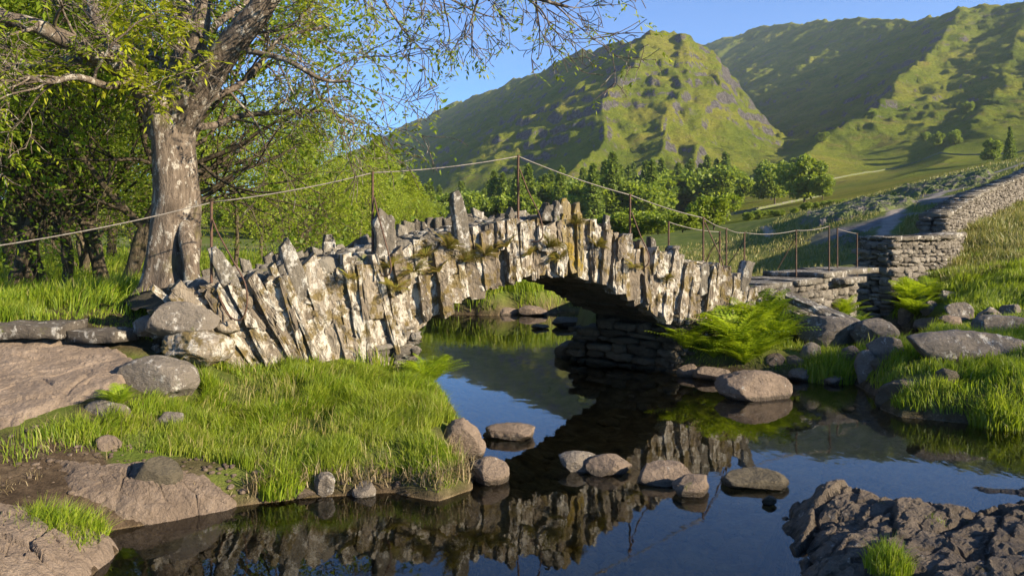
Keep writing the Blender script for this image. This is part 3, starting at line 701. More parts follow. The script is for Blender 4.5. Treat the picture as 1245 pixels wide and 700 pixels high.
# ------------------------------------------------------------------ iron posts with wire handrail on the bridge and causeway
rail = empty('wire_handrail', (*bxy(453), 1.7))
tag(rail, 'thin rope handrail on rusty iron posts along the bridge and its approach', 'handrail')
def post(pxt, pyt, pyb, d, brace=None):
    t, b = P(pxt, pyt, d), P(pxt, pyb, d); b = b - np.array([0, 0, .25]); r = .017
    o = mk('post', *tube([b, (b + t) / 2, t - [0, 0, .02], t + [0, 0, .015]], [r, r, r, r * 1.5], 8), M['iron'], rail)
    if brace:
        pts = spline([P(x, y, d - dd) for x, y, dd in brace], 8)
        mk('brace', *tube(pts, np.full(len(pts), .010), 6), M['iron'], rail)
    return t
dR = lambda px, off=.1: bxy(px)[1] + off
tops = [post(257, 246, 350, dR(257), [(258, 266, 0), (266, 285, .12), (284, 318, .3), (298, 345, .34), (300, 372, .3), (292, 389, .26), (277, 382, .22), (266, 360, .15)]),
        post(453, 210, 306, dR(453), [(455, 240, 0), (460, 262, .1), (468, 292, .3), (475, 320, .3), (474, 332, .28), (466, 336, .24), (461, 328, .2)]),
        post(630, 190, 272, dR(630), [(632, 206, 0), (642, 232, .1), (656, 262, .28), (660, 285, .3), (655, 293, .28), (646, 294, .24)]),
        post(766, 237, 312, dR(766), [(768, 258, 0), (778, 285, .12), (788, 308, .25), (788, 320, .25), (780, 328, .2)]),
        post(855, 265, 332, dR(855), [(857, 270, 0), (866, 290, .05), (876, 312, .1), (881, 330, .1)])]
p13 = post(813, 270, 318, 13.6)
p83 = post(883, 278, 336, 13.9); p75 = post(875, 282, 336, 14.2, [(875, 293, 0), (866, 302, -.1), (857, 322, -.2)])
p05 = post(905, 283, 334, 14.6, [(904, 294, 0), (895, 308, -.1), (885, 322, -.15)])
p68 = post(968, 280, 334, 15.6, [(967, 290, 0), (959, 303, -.1), (946, 326, -.2)])
p08 = post(1008, 275, 330, 16.2); p18 = post(1018, 278, 330, 17.5); p42 = post(1042, 284, 328, 17.8)
def wire(pts, sag=.02):
    out = []
    for a, b in zip(pts[:-1], pts[1:]):
        t = np.linspace(0, 1, 10)[:, None]; L = np.linalg.norm(b - a)
        out.append(a + (b - a) * t - np.array([0, 0, 1.0]) * (4 * t * (1 - t)) * sag * L)
    pts = np.concatenate(out); mk('wire', *tube(pts, np.full(len(pts), .0085), 6), M['wire'], rail)
wire([P(-60, 307, 7.6)] + tops + [p83], .018)
wire([p83, p05, p68, p08], .03)
wire([p13, p75], .03); wire([p18, p42], .02)

# ------------------------------------------------------------------ stone causeway, dry stone walls
C0, C1 = np.array([3.95, 12.95]), np.array([7.75, 16.7]); CU = nrm(C1 - C0); CN = np.array([CU[1], -CU[0]]); CL = np.linalg.norm(C1 - C0)
cway = empty('stone_causeway', (*((C0 + C1) / 2), .4)); tag(cway, 'low causeway of rubble topped with flat slate slabs beyond the ferns', 'causeway')
mb = MB(); block_rows(rng, lambda s: (C0 + CU * s, CU, CN), 0, CL, lambda s: .15, lambda s: 1.22 + .02 * s, .07, .17, .15, .5, .5, mb, .06)
CE = -CN; block_rows(rng, lambda s: (C1 + CE * s, CE, CU), 0, 1.4, lambda s: -.2, lambda s: 1.28, .07, .17, .15, .5, .4, mb, .06)
core = boxgrid(8, 3, 3); cc = core[0] * np.array([CL / 2 - .15, .62, .62]); cp = (C0 + C1) / 2 - CN * .72
mb.add(np.stack([cp[0] + cc[:, 0] * CU[0] + cc[:, 1] * CN[0], cp[1] + cc[:, 0] * CU[1] + cc[:, 1] * CN[1], .56 + cc[:, 2]], -1), core[1])
mb.build('rubble_base', M['masonry'], cway)
def flat_slab(c, L, W, th, ang, parent, seed, mat='slate_grey', tilt=0.0, name='top_slab'):
    r_ = np.random.default_rng(seed); T, F = boxgrid(14, 8, 2); v = T.copy()
    a = np.arctan2(v[:, 1], v[:, 0]); rad = np.hypot(v[:, 0], v[:, 1]); edge = fbm(np.stack([np.cos(a) * 1.6, np.sin(a) * 1.6, 0 * a], -1), 4, seed) * .16
    v[:, :2] *= (1 + edge * rad)[:, None]; v = v * np.array([L / 2, W / 2, th / 2]); v[:, 2] += .25 * th * fbm(np.stack([v[:, 0] * 4, v[:, 1] * 4, v[:, 2] * 9], -1), 4, seed + 1) + tilt * v[:, 0]
    ca, sa = math.cos(ang), math.sin(ang); w = np.stack([v[:, 0] * ca - v[:, 1] * sa, v[:, 0] * sa + v[:, 1] * ca, v[:, 2]], -1) + np.asarray(c)
    return mk(name, w, F, M[mat], parent, loc=None if parent else c)
ca_ = math.atan2(CU[1], CU[0])
for k, (s, z, L, W, th) in enumerate([(.5, 1.28, 1.25, 1.3, .1), (1.7, 1.31, 1.3, 1.3, .1), (2.9, 1.33, 1.4, 1.35, .11), (4.1, 1.36, 1.3, 1.3, .11)]):
    flat_slab([*(C0 + CU * s - CN * .6), z], L, W, th, ca_, cway, 40 + k)
flat_slab([*(C0 + CU * 4.35 - CN * .55), 1.44], 1.9, 1.25, .1, ca_ + .03, cway, 50); flat_slab([*(C0 + CU * 5.6 - CN * .5), 1.46], 1.7, 1.2, .11, ca_ - .02, cway, 51); flat_slab([*(C0 + CU * 4.6 - CN * .2), 1.3], 1.3, 1.0, .12, ca_, cway, 53)

def dry_wall(name, pts, zb, zt, thick, label, seed, ends=(True, True), cope=True, hm=(.07, .17), lm=(.1, .42)):
    r_ = np.random.default_rng(seed); pts = np.array(pts, float); seg = np.linalg.norm(np.diff(pts, axis=0), axis=1); cum = np.concatenate([[0], np.cumsum(seg)]); T_ = cum[-1]
    def fn(s):
        k = int(np.clip(np.searchsorted(cum, s) - 1, 0, len(seg) - 1)); t = nrm(pts[k + 1] - pts[k]); return pts[k] + t * (s - cum[k]), t, np.array([t[1], -t[0]])
    root = empty(name, (*pts[0], zb[0])); tag(root, label, 'wall'); fb = lambda s: float(np.interp(s, cum, zb)) - .3; ft = lambda s: float(np.interp(s, cum, zt))
    mb = MB(); block_rows(r_, fn, 0, T_, fb, ft, *hm, *lm, .3, mb, .07, .06)
    def back(s): p, t, n = fn(s); return p - n * thick, t, -n
    block_rows(r_, back, 0, T_, fb, ft, hm[0] * 1.3, hm[1] * 1.3, lm[0] * 1.5, lm[1] * 1.5, .3, mb, .06, .06)
    p, t, n = fn(0.0); block_rows(r_, lambda s: (p - n * s, n, -t), -.0, thick, lambda s: fb(0), lambda s: ft(0), *hm, lm[0] * 1.6, lm[1] * 2, .35, mb, .05, .02)
    # core
    cs = np.linspace(.2, T_ - .1, max(4, int(T_ * 2))); cv = []
    for s in cs:
        p, t, n = fn(s)
        for off, z in ((.14, fb(s)), (.16, ft(s) - .08), (thick - .16, ft(s) - .08), (thick - .14, fb(s))): cv.append((*(p - n * off), z))
    i = np.arange(len(cs) - 1)[:, None] * 4; j = np.arange(4)[None]; j2 = (j + 1) % 4
    mb.add(cv, np.concatenate([np.stack([i + j, i + j2, i + 4 + j2, i + 4 + j], -1).reshape(-1, 4), [[0, 1, 2, 3]]]))
    mb.build('stonework', M['masonry'], root)
    if cope:
        mb = MB(); s = .1
        while s < T_ - .1:
            L = r_.uniform(.25, .7); p, t, n = fn(min(s + L / 2, T_)); T, F = BOX322; q = T * np.array([L / 2, thick * .56, r_.uniform(.03, .075)]); q = q + r_.uniform(-.025, .025, q.shape)
            mb.add(np.stack([p[0] - n[0] * thick / 2 + q[:, 0] * t[0] + q[:, 1] * n[0], p[1] - n[1] * thick / 2 + q[:, 0] * t[1] + q[:, 1] * n[1], ft(s + L / 2) + .03 + q[:, 2]], -1), F); s += L * .95
        mb.build('cope_stones', M['slate_grey'], root)
    return root
dry_wall('dry_stone_wall', [(9.75, 19.0), (12.1, 20.6), (14.4, 23.6)], [.25, 1.1, 1.75], [2.16, 2.2, 2.3], .95, 'thick dry stone wall end standing by the stream at the causeway', 61)
dry_wall('dry_stone_wall', [(14.6, 24.9), (17.4, 28.4), (20.2, 31.8), (24, 36.3), (29, 41.8), (34, 47)], [1.9, 2.3, 2.7, 3.3, 4.3, 5.4], [2.9, 3.5, 4.1, 4.75, 5.7, 7.0], .8, 'long dry stone wall climbing the slope behind the thick wall end', 62, hm=(.07, .17))
def hit(px, py, d0=4.0, d1=60.0):
    d = np.geomspace(d0, d1, 900); x = (px - CX) / FPX * d; z = CAMZ - (py - HY) / FPX * d; k = np.nonzero(np.maximum(gz(x, d), 0) >= z)[0]
    k = k[0] if len(k) else -1; return float(x[k]), float(d[k]), float(max(gz(x[k], d[k])[0], 0))
# ------------------------------------------------------------------ trees
class Grow:
    def __init__(s, rng, maxlev, jit=.16, up=(.04, .03, -.01, -.03), kids=(4, 4, 3), ratio=.62, ang=(.5, 1.0), seg=.35, rr=.55, minr=.004):
        s.__dict__.update(locals()); s.br = []; s.tips = []
    def go(s, p, d, L, r, lev, start=.25):
        rng = s.rng; n = max(3, int(L / s.seg)); pts, rad = [p], [r]; d = nrm(d); u = s.up[min(lev, len(s.up) - 1)]
        nk = s.kids[lev] if lev < s.maxlev else 0
        marks = sorted(rng.uniform(start, 1, nk)) if nk else []
        for i in range(n):
            d = nrm(d + rng.normal(0, s.jit, 3) + np.array([0, 0, u])); p = p + d * L / n; f = (i + 1) / n
            pts.append(p); rad.append(max(r * (1 - .75 * f), s.minr))
            while marks and marks[0] <= f:
                m = marks.pop(0); s.child(p, d, L, rad[-1], lev, m)
            if lev == s.maxlev and i > n * .3: s.tips.append((p, d))
        s.br.append((pts, rad, lev)); s.tips.append((p, d))
    def child(s, p, d, L, r, lev, m):
        rng = s.rng; a = rng.uniform(*s.ang); t = nrm(np.cross(d, rng.normal(0, 1, 3))); nd = d * math.cos(a) + t * math.sin(a)
        s.go(p, nd, L * s.ratio * rng.uniform(.7, 1.25) * (1.15 - .4 * m), max(min(r * .85, r * s.rr * rng.uniform(.8, 1.3)), s.minr), lev + 1, .15)

def leaf_cards(pos, rng, size, ratio=.5, droop=.2, axis=None):
    n = len(pos); a = nrm(rng.normal(0, 1, (n, 3)) + np.array([0, 0, -droop])) if axis is None else axis
    b = nrm(np.cross(a, rng.normal(0, 1, (n, 3)))); L = size * rng.uniform(.6, 1.3, (n, 1)); w = L * ratio / 2; c = np.cross(a, b)
    v = np.stack([pos, pos + a * L * .45 + b * w + c * w * .3, pos + a * L, pos + a * L * .45 - b * w + c * w * .3], 1).reshape(-1, 3)
    return v, np.arange(4 * n).reshape(n, 4)

def far_crown(rng, n, h, w, kind_):
    """leaf clumps through a crown volume with an uneven, gappy outline; unit tree of height h"""
    if kind_ == 'cone':
        t = rng.uniform(.04, 1, n * 3) ** 1.0; prof = w * (1 - t) ** .8 * (.75 + .25 * np.abs(np.sin(t * 26)))
        th = rng.uniform(0, 6.283, n * 3); rr = prof * np.sqrt(rng.uniform(.25, 1, n * 3)); q = np.stack([rr * np.cos(th), rr * np.sin(th), h * t], -1)
    else:
        cs = np.concatenate([[[0, 0, h * .58]], np.stack([rng.normal(0, w * .42, 13), rng.normal(0, w * .42, 13), h * rng.uniform(.22, .84, 13)], -1)]); rs = np.concatenate([[w * .62], rng.uniform(.25, .5, 13) * w])
        k = rng.integers(0, 14, n * 3); dirs = nrm(rng.normal(0, 1, (n * 3, 3))); rad = rs[k] * rng.uniform(.45, 1, n * 3) ** .4
        q = cs[k] + dirs * rad[:, None] * np.array([1, 1, .85])
    keep = fbm(q / (w * .33) + 31.7, 2, int(rng.integers(999))) > -.22
    return q[keep][:n]

def copy_tree(root, loc, rot, sc, scz=None):
    r = root.copy(); COL.objects.link(r); r.location = [float(c) for c in loc]; r.rotation_euler = (0, 0, rot); r.scale = (sc, sc, scz or sc)
    for ch in root.children:
        c = ch.copy(); COL.objects.link(c); c.parent = r
    return r

def make_tree(name, rng, h, r0, forks, leafn, leaf, mat, bark, lean=(0, 0), maxlev=2, spread=(.45, .95), bare=.3, jit=.15, tri=None, kids=(5, 5, 4), clump=.28, low=.5):
    root = empty(name, (0, 0, 0)); g = Grow(rng, maxlev, jit=jit, kids=kids, ang=spread, seg=.4)
    pts, d, p = [np.zeros(3)], nrm(np.array([lean[0], lean[1], 1.0])), np.array([0, 0, -.3]); pts = [p]; n = 9; rad = [r0 * 1.5]
    for i in range(n):
        d = nrm(d + rng.normal(0, .07, 3) + np.array([0, 0, .05])); p = p + d * h * .62 / n; pts.append(p); rad.append(r0 * (1.05 - .6 * (i + 1) / n))
        if (i + 1) / n > bare:
            for _ in range(forks): g.child(p, d, h * .62, rad[-1], -1, (i + 1) / n)
    g.go(p, d, h * .4, rad[-1], 0)
    mb = MB(); mb.add(*tube(spline(pts, 3), np.interp(np.linspace(0, 1, 3 * n + 1), np.linspace(0, 1, n + 1), rad) * (1 + .12 * np.sin(np.arange(3 * n + 1))), 10))
    for b, r, lev in g.br: mb.add(*tube(b, r, 6 if lev < 1 else 4))
    mb.build('trunk', M[bark], root)
    tp = np.array([t[0] for t in g.tips]); k = rng.integers(0, len(tp), leafn)
    q = tp[k] + rng.normal(0, clump, (leafn, 3)) * np.array([1, 1, .75]); q = q[q[:, 2] > low]; leafn = len(q)
    v, f = leaf_cards(q, rng, leaf); mk('crown', v, f, M[mat], root)
    return root

# --- the old ash in front, limbs laid out one by one
rng = np.random.default_rng(5)
TD = 10.6
ash = empty('ash_tree', P(207, 372, TD)); tag(ash, 'big old ash tree with pale blotched trunk and spreading bare limbs by the bridge end', 'tree')
def limb(pts, r0, r1):
    W = spline([P(a, b, TD + dd) for a, b, dd in pts], 6); t = np.linspace(0, 1, len(W)); W = W + .035 * np.stack([fbm(W * 2 + 9 * k, 3, 60 + k) for k in range(3)], -1) * np.minimum(t * 4, 1)[:, None]
    return W, (r0 * (1 - t) + r1 * t) * FT
FT = TD / FPX
g = Grow(rng, 3, jit=.2, up=(.02, -.02, -.05, -.05), kids=(5, 5, 4, 0), ratio=.6, ang=(.4, 1.1), seg=.16, rr=.5, minr=.005)
mb = MB()
tr = spline([P(205, 385, TD), P(205, 358, TD), P(207, 335, TD), P(210, 290, TD), P(212, 240, TD), P(211, 190, TD), P(207, 150, TD), P(204, 118, TD + .1)], 8)
trr = np.interp(np.linspace(0, 1, len(tr)), [0, .08, .2, .4, .6, .8, .92, 1], [60, 50, 37, 29, 26, 24.5, 28.5, 23]) * FT
tv, tf = tube(tr, trr, 40); ctr = np.repeat(tr, 40, 0); off = tv - ctr; th = np.tile(np.arange(40) / 40 * 2 * math.pi, len(tr)); hgt = np.clip((tv[:, 2] - tr[0, 2]) / 2.5, 0, 1)
tv = ctr + off * (1 + (.16 * (1 - hgt) ** 2 * np.cos(th * 5 + 1) + .07 * np.cos(th * 3 + 2 + hgt * 2))[:, None] + .12 * fbm(tv * np.array([4, 4, 1.8]), 4, 3)[:, None])
mb.add(tv, tf)
mb.add(*tube(spline([P(236, 372, TD - .35), P(233, 340, TD - .4), P(231, 312, TD - .38), P(226, 285, TD - .25), P(222, 262, TD - .1)], 6), np.interp(np.linspace(0, 1, 25), [0, .3, .7, 1], [14, 9, 10, 5]) * FT, 12))
LIMBS = [([(200, 165, 0), (186, 132, -.1), (165, 95, -.3), (125, 72, -.6), (80, 48, -.9), (40, 30, -1.1), (-30, 12, -1.3)], 18, 6),
         ([(168, 98, -.3), (140, 62, .2), (120, 25, .4), (108, -20, .6), (95, -70, .8)], 11, 6),
         ([(204, 140, .1), (214, 95, .4), (222, 60, .7), (226, 20, .9), (224, -40, 1.2)], 13, 7),
         ([(210, 150, 0), (226, 105, -.2), (238, 60, -.2), (246, 15, -.1), (250, -50, .1)], 16, 8),
         ([(213, 155, 0), (232, 128, -.1), (258, 88, -.3), (285, 48, -.5), (310, 18, -.6), (335, -20, -.7), (350, -60, -.7)], 21, 11),
         ([(238, 132, .2), (262, 118, .4), (295, 100, .6), (320, 72, .7), (345, 45, .8), (400, 32, 1.0)], 5, 2),
         ([(236, 155, .3), (265, 152, .8), (300, 140, 1.2), (345, 138, 1.5), (395, 135, 1.7), (432, 150, 1.8)], 5, 2),
         ([(330, -10, -.6), (380, -30, -.6), (450, -34, -.7), (530, -28, -.8), (600, -14, -.9), (650, -2, -.95), (690, 8, -1.0)], 8, 1.6),
         ([(285, 60, -.4), (340, 72, -.6), (390, 95, -.7), (425, 100, -.7)], 4, 1.5),
         ([(248, 0, 0), (300, -60, -.5), (370, -80, -.9), (440, -70, -1.2)], 8, 3),
         ([(165, 95, -.3), (130, 105, -.8), (95, 95, -1.2), (60, 100, -1.5), (30, 95, -1.6)], 5, 2),
         ([(125, 72, -.6), (70, 78, -.4), (20, 82, -.2), (-40, 70, 0)], 7, 3),
         ([(222, 60, .7), (290, 10, 2.2), (350, -20, 3.4)], 6, 2.5), ([(214, 95, .4), (150, 40, 2.2), (80, 0, 3.6)], 7, 3)]
for pts, a, b in LIMBS:
    W, r = limb(pts, a, b); mb.add(*tube(W, r, 14 if a > 9 else 8))
    seglen = np.linalg.norm(W[1] - W[0])
    for i in range(int(len(W) * .3), len(W)):
        if rng.random() < (.30 if b > 3 else .5):
            d = nrm(W[min(i + 1, len(W) - 1)] - W[i - 1]); a_ = rng.uniform(.5, 1.2); t = nrm(np.cross(d, rng.normal(0, 1, 3))); t[1] *= .8
            g.go(W[i], d * math.cos(a_) + t * math.sin(a_) + np.array([0, 0, -.15]), rng.uniform(.5, 1.5), min(r[i] * .5, .028), 1, .2)
# the long hanging sprays at the top centre of the picture
for px, py in [(515, -10), (545, -10), (580, -8), (612, -6), (645, -4), (440, -12)]:
    g.go(P(px, py - 16, TD - .8 + rng.normal(0, .2)), np.array([rng.uniform(.1, .9), rng.normal(0, .3), -.7]), rng.uniform(.45, .85), .009, 1, .1)
mb.build('trunk', M['bark'], ash)
mb = MB()
for b, r, lev in g.br: mb.add(*tube(b, r, 4 if lev > 1 else 5))
mb.build('twigs', M['bark'], ash)
def compound(tips, rng, n_per, leaflets=7, L=.2, lf=.085):
    out_p, out_a = [], []
    for p, d in tips:
        for _ in range(n_per):
            a = nrm(d * .5 + rng.normal(0, .6, 3) + np.array([0, 0, -.1])); LL = L * rng.uniform(.6, 1.2); s = nrm(np.cross(a, np.array([0, 0, 1.0]) + rng.normal(0, .25, 3)))
            for k in range(leaflets):
                f = (k // 2 + 1) / (leaflets // 2 + 1); sd = (1 if k % 2 else -1) if k < leaflets - 1 else 0
                out_p.append(p + a * LL * f + np.array([0, 0, -.25 * LL * f * f])); out_a.append(nrm(a * .6 + s * sd * .9 + np.array([0, 0, -.25])))
    pos, ax = np.array(out_p), np.array(out_a); n = len(pos); b = nrm(np.cross(ax, np.array([0, 0, 1.0]) + rng.normal(0, .35, (n, 3)))); Ls = lf * rng.uniform(.6, 1.25, (n, 1))
    v = np.stack([pos, pos + ax * Ls * .45 + b * Ls * .17, pos + ax * Ls, pos + ax * Ls * .45 - b * Ls * .17], 1).reshape(-1, 3); return v, np.arange(4 * n).reshape(n, 4)
tips = [t for t in g.tips if rng.random() < np.interp(CX + FPX * t[0][0] / t[0][1], [0, 120, 150, 330, 350, 470, 520, 700], [.4, .34, .16, .16, .32, .26, .16, .12])]
v, f = compound(tips, rng, 1); mk('crown', v, f, M['leaf_ash'], ash)
print('ash tips', len(g.tips), len(tips), 'branches', len(g.br))
# leafy shoots sprouting straight from the fork, sun brightness put into their leaf colour
sh = []
for px, py in [(150, 20), (165, 30), (140, 8), (180, 18), (200, 8), (172, 5), (205, 28), (155, 45), (170, 52), (190, 100), (200, 108), (160, 78), (150, 88), (65, 85), (45, 100), (72, 98), (195, 115), (165, 110), (380, 8), (350, 4), (245, 70), (215, 60), (220, 35), (60, 78), (90, 92)]:
    for _ in range(8): sh.append((P(px, py, TD - .75) + rng.normal(0, .1, 3), nrm(rng.normal(0, 1, 3) + np.array([0, 0, .3]))))
v, f = compound(sh, rng, 1, 9, .3, .12); mk('trunk_shoots', v, f, leaf_mat('sunlit ash leaf', [(0, (0.22, 0.28, 0.012)), (0.5, (0.34, 0.38, 0.02)), (1, (0.42, 0.42, 0.03))], 0.5, (0.5, 0.52, 0.03)), ash)

# --- woodland behind the ash: several grown trees, then copies
def place(root, px, d, rot, sc, label, group, scz=None, first=False):
    x = (px - CX) / FPX * d; z = float(gz(x, d)[0]) - .05
    o = root if first else copy_tree(root, (x, d, z), rot, sc, scz)
    if first: o.location = (x, d, z); o.rotation_euler = (0, 0, rot); o.scale = (sc, sc, scz or sc)
    return tag(o, label, 'tree', group)
rw = np.random.default_rng(21)
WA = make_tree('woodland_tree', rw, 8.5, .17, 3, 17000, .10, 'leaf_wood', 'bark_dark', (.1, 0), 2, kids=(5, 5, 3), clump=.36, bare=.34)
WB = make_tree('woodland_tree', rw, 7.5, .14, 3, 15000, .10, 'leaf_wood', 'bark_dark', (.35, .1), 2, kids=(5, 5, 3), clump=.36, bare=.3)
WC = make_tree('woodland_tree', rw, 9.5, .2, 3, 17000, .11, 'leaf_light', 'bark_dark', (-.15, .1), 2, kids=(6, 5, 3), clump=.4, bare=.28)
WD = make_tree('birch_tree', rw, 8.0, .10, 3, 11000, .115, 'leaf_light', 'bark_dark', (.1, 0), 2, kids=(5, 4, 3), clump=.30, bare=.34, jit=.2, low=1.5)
WG = 'woodland trees behind the old ash'
seen = set()
def pl(root, *a, **k):
    f = id(root) not in seen; seen.add(id(root)); return place(root, *a, first=f, **k)
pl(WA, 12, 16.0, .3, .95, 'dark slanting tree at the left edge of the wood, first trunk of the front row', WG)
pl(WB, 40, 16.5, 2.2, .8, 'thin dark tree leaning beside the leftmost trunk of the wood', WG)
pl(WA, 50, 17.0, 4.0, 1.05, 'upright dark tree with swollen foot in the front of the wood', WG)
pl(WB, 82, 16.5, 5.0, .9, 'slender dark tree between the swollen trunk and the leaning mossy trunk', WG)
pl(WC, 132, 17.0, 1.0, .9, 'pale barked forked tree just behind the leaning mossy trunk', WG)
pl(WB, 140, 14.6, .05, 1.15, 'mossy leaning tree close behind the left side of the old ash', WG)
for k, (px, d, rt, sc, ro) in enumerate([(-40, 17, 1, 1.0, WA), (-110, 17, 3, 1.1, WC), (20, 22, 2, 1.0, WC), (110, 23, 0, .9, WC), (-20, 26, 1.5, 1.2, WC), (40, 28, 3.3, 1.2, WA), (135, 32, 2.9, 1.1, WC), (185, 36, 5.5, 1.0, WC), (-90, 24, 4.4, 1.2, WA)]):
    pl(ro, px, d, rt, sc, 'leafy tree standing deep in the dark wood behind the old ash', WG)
for x_, y_, s_, l_ in [(16.0, -2.2, .62, 'unseen leafy tree added on the near right bank to shade the dark outcrop'), (18.5, 2.6, .66, 'unseen leafy tree added on the right bank to shade the water edge'), (14.6, -5.0, .5, 'small unseen leafy tree nearest the viewer on the right bank, added for shade'), (20.5, 4.2, .8, 'tallest unseen leafy tree on the right bank, added for shade'), (17.6, .4, .62, 'unseen leafy tree between two others on the right bank, added for shade')]:  # trees out of frame, added to cast shade on outcrop and right bank
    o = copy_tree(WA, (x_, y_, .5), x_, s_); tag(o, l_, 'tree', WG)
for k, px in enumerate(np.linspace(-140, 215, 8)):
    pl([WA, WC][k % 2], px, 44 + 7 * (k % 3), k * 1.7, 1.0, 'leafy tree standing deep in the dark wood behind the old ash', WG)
AG = 'light airy trees between the ash and the bridge'
pl(WD, 285, 26, 1.2, .85, 'airy light green tree with twisted stems just right of the ash trunk', AG)
pl(WD, 345, 22, 3.0, .62, 'small thin twiggy tree above the left wing of the bridge', AG)
pl(WD, 400, 27, 5.2, .78, 'pale spreading tree behind the second iron post from the left', AG)
pl(WD, 240, 33, 0.4, 1.05, 'tall airy tree partly behind the ash trunk on its right', AG)
pl(WD, 318, 40, 2.6, 1.05, 'leafy tree rising behind the thin twiggy one', AG)
pl(WD, 375, 44, 4.6, 1.1, 'broad light green tree at the back of the airy group', AG)
pl(WD, 455, 34, 0.9, .62, 'low bushy light green tree right behind the second post', AG)
pl(WD, 495, 40, 2.1, .5, 'lowest bushy tree behind the standing slates left of the arch', AG)
pl(WD, 440, 52, 3.9, 1.0, 'rounded pale tree next to the tall feathery conifer', AG)

# --- far trees: a few kinds, many copies
rf = np.random.default_rng(33)
def far_tree(name, h, w, n, size, mat, kind_, trunk=True):
    q = far_crown(rf, n, h, w, kind_); v, f = leaf_cards(q, rf, size, .75, .1)
    mb = MB(); mb.add(v, f, 0); mb.add(*tube([[0, 0, -.4], [0, 0, h * .3], [0, .1, h * .8]], [h * .022, h * .016, h * .006], 6), 1)
    return mb.build(name, mats=[M[mat], M['bark_dark']])
ROUND = [far_tree('broadleaf_tree', 10, 5.2, 5200, .66, 'leaf_far', 'round') for _ in range(3)]
CONE = [far_tree('larch_tree', 14, 3.1, 3400, .62, 'leaf_larch', 'cone') for _ in range(2)]
used = set()
def far_place(o, px, d, h0, h, label, cat, group, wsc=1.0, dz=0.0, name=None):
    x = (px - CX) / FPX * d; z = float(gz(x, d)[0]) - .2 + dz; sc = h / h0
    if o.name in used: o = o.copy(); COL.objects.link(o)
    used.add(o.name); o.location = (x, d, z); o.rotation_euler = (0, 0, rf.uniform(0, 6.28)); o.scale = (sc * wsc, sc * wsc, sc)
    return tag(o, label, cat, group)
# tall feathery tree left of the arch
q = far_crown(rf, 9000, 14, 4.2, 'cone'); v, f = leaf_cards(q, rf, .36, .6, .3); lt = empty('feathery_tree', (0, 0, 0)); mk('crown', v, f, M['leaf_light'], lt)
mk('trunk', *tube([[0, 0, -.4], [.1, 0, 5], [0, .1, 13]], [.3, .2, .05], 8), M['bark_dark'], lt)
x = (462 - CX) / FPX * 72; lt.location = (x, 72, float(gz(x, 72)[0])); lt.scale = (1.15, 1.15, .82); tag(lt, 'tall feathery light green larch rising left of the arch crown', 'tree')
lt2 = copy_tree(lt, ((498 - CX) / FPX * 80, 80, float(gz((498 - CX) / FPX * 80, 80)[0])), 2, 1.1, .62); tag(lt2, 'shorter feathery larch at the right foot of the tallest one', 'tree')
FG = 'trees of the far wood below the fell'
for k in range(285):
    px = rf.uniform(505, 885); d = rf.uniform(200, 420)
    if px > 800 and d < 260: d += 80
    h = rf.uniform(11, 17) * np.interp(px, [505, 560, 740, 880], [.95, 1.1, 1.4, 1.45])
    if rf.random() < .42: far_place(CONE[k % 2], px, d, 14, h, 'pointed green larch among the far wood below the fell', 'tree', FG, 1.15)
    else: far_place(ROUND[k % 3], px, d, 10, h * .82, 'rounded broadleaf tree among the far wood below the fell', 'tree', FG, 1.25)
for k in range(26):
    px = rf.uniform(180, 500); d = rf.uniform(100, 200)
    far_place(ROUND[k % 3], px, d, 10, rf.uniform(8, 12), 'rounded tree on the far side of the meadow behind the airy trees', 'tree', 'trees across the meadow on the left')
SG = 'scrub bushes along the far field'
for k, px in enumerate([520, 560, 600, 640, 680, 715, 745, 770, 800, 830, 705, 760, 580]):
    far_place(ROUND[k % 3], px, rf.uniform(85, 130), 10, rf.uniform(3.0, 4.8), 'low willow scrub bush at the back of the meadow behind the bridge', 'bush', SG, 1.5)
far_place(ROUND[0], 868, 92, 10, 4.9, 'round bright green bush in the meadow behind the right posts', 'bush', None, 1.15)
for px, d, h, lab in [(938, 330, 19, 'dark round tree highest in the group of field trees'), (942, 262, 16, 'broad round tree in the middle of the group of field trees'), (978, 235, 16, 'big rounded tree nearest the path in the group of field trees'), (1000, 225, 8, 'low tree at the right foot of the biggest field tree'),
                      (972, 420, 13, 'small round tree alone above the field trees'), (876, 430, 13, 'small pale tree low in the shaded gully'), (885, 330, 12, 'dark tree at the right end of the far wood'), (860, 300, 14, 'big round tree at the right front of the far wood'), (820, 290, 14, 'broad bright tree at the front of the far wood'), (1000, 560, 9, 'small bush on the sunlit rib of the fell'),
                      (1060, 600, 9, 'small tree standing in the gully of the fell'), (1175, 560, 11, 'tree high on the right side of the fell'), (1140, 470, 10, 'rounded bush half way up the right fellside'), (1160, 450, 10, 'second rounded bush beside the one half way up the right fellside'), (1208, 330, 11, 'dark tree below the crag at the right'), (1228, 260, 12, 'dark pointed tree near the right edge of the picture'), (1125, 500, 7, 'small bush beside a rock on the fellside')]:
    far_place((CONE if 'pointed' in lab else ROUND)[len(lab) % 2], px, d, 14 if 'pointed' in lab else 10, h, lab, 'tree', 'scattered field and fell trees')
for k in range(16):
    far_place(ROUND[k % 3], rf.uniform(900, 1040) , rf.uniform(150, 160), 10, rf.uniform(1.5, 2.3), 'low hedge bush in the row across the far field', 'bush', 'hedge bushes across the far field', 1.3)

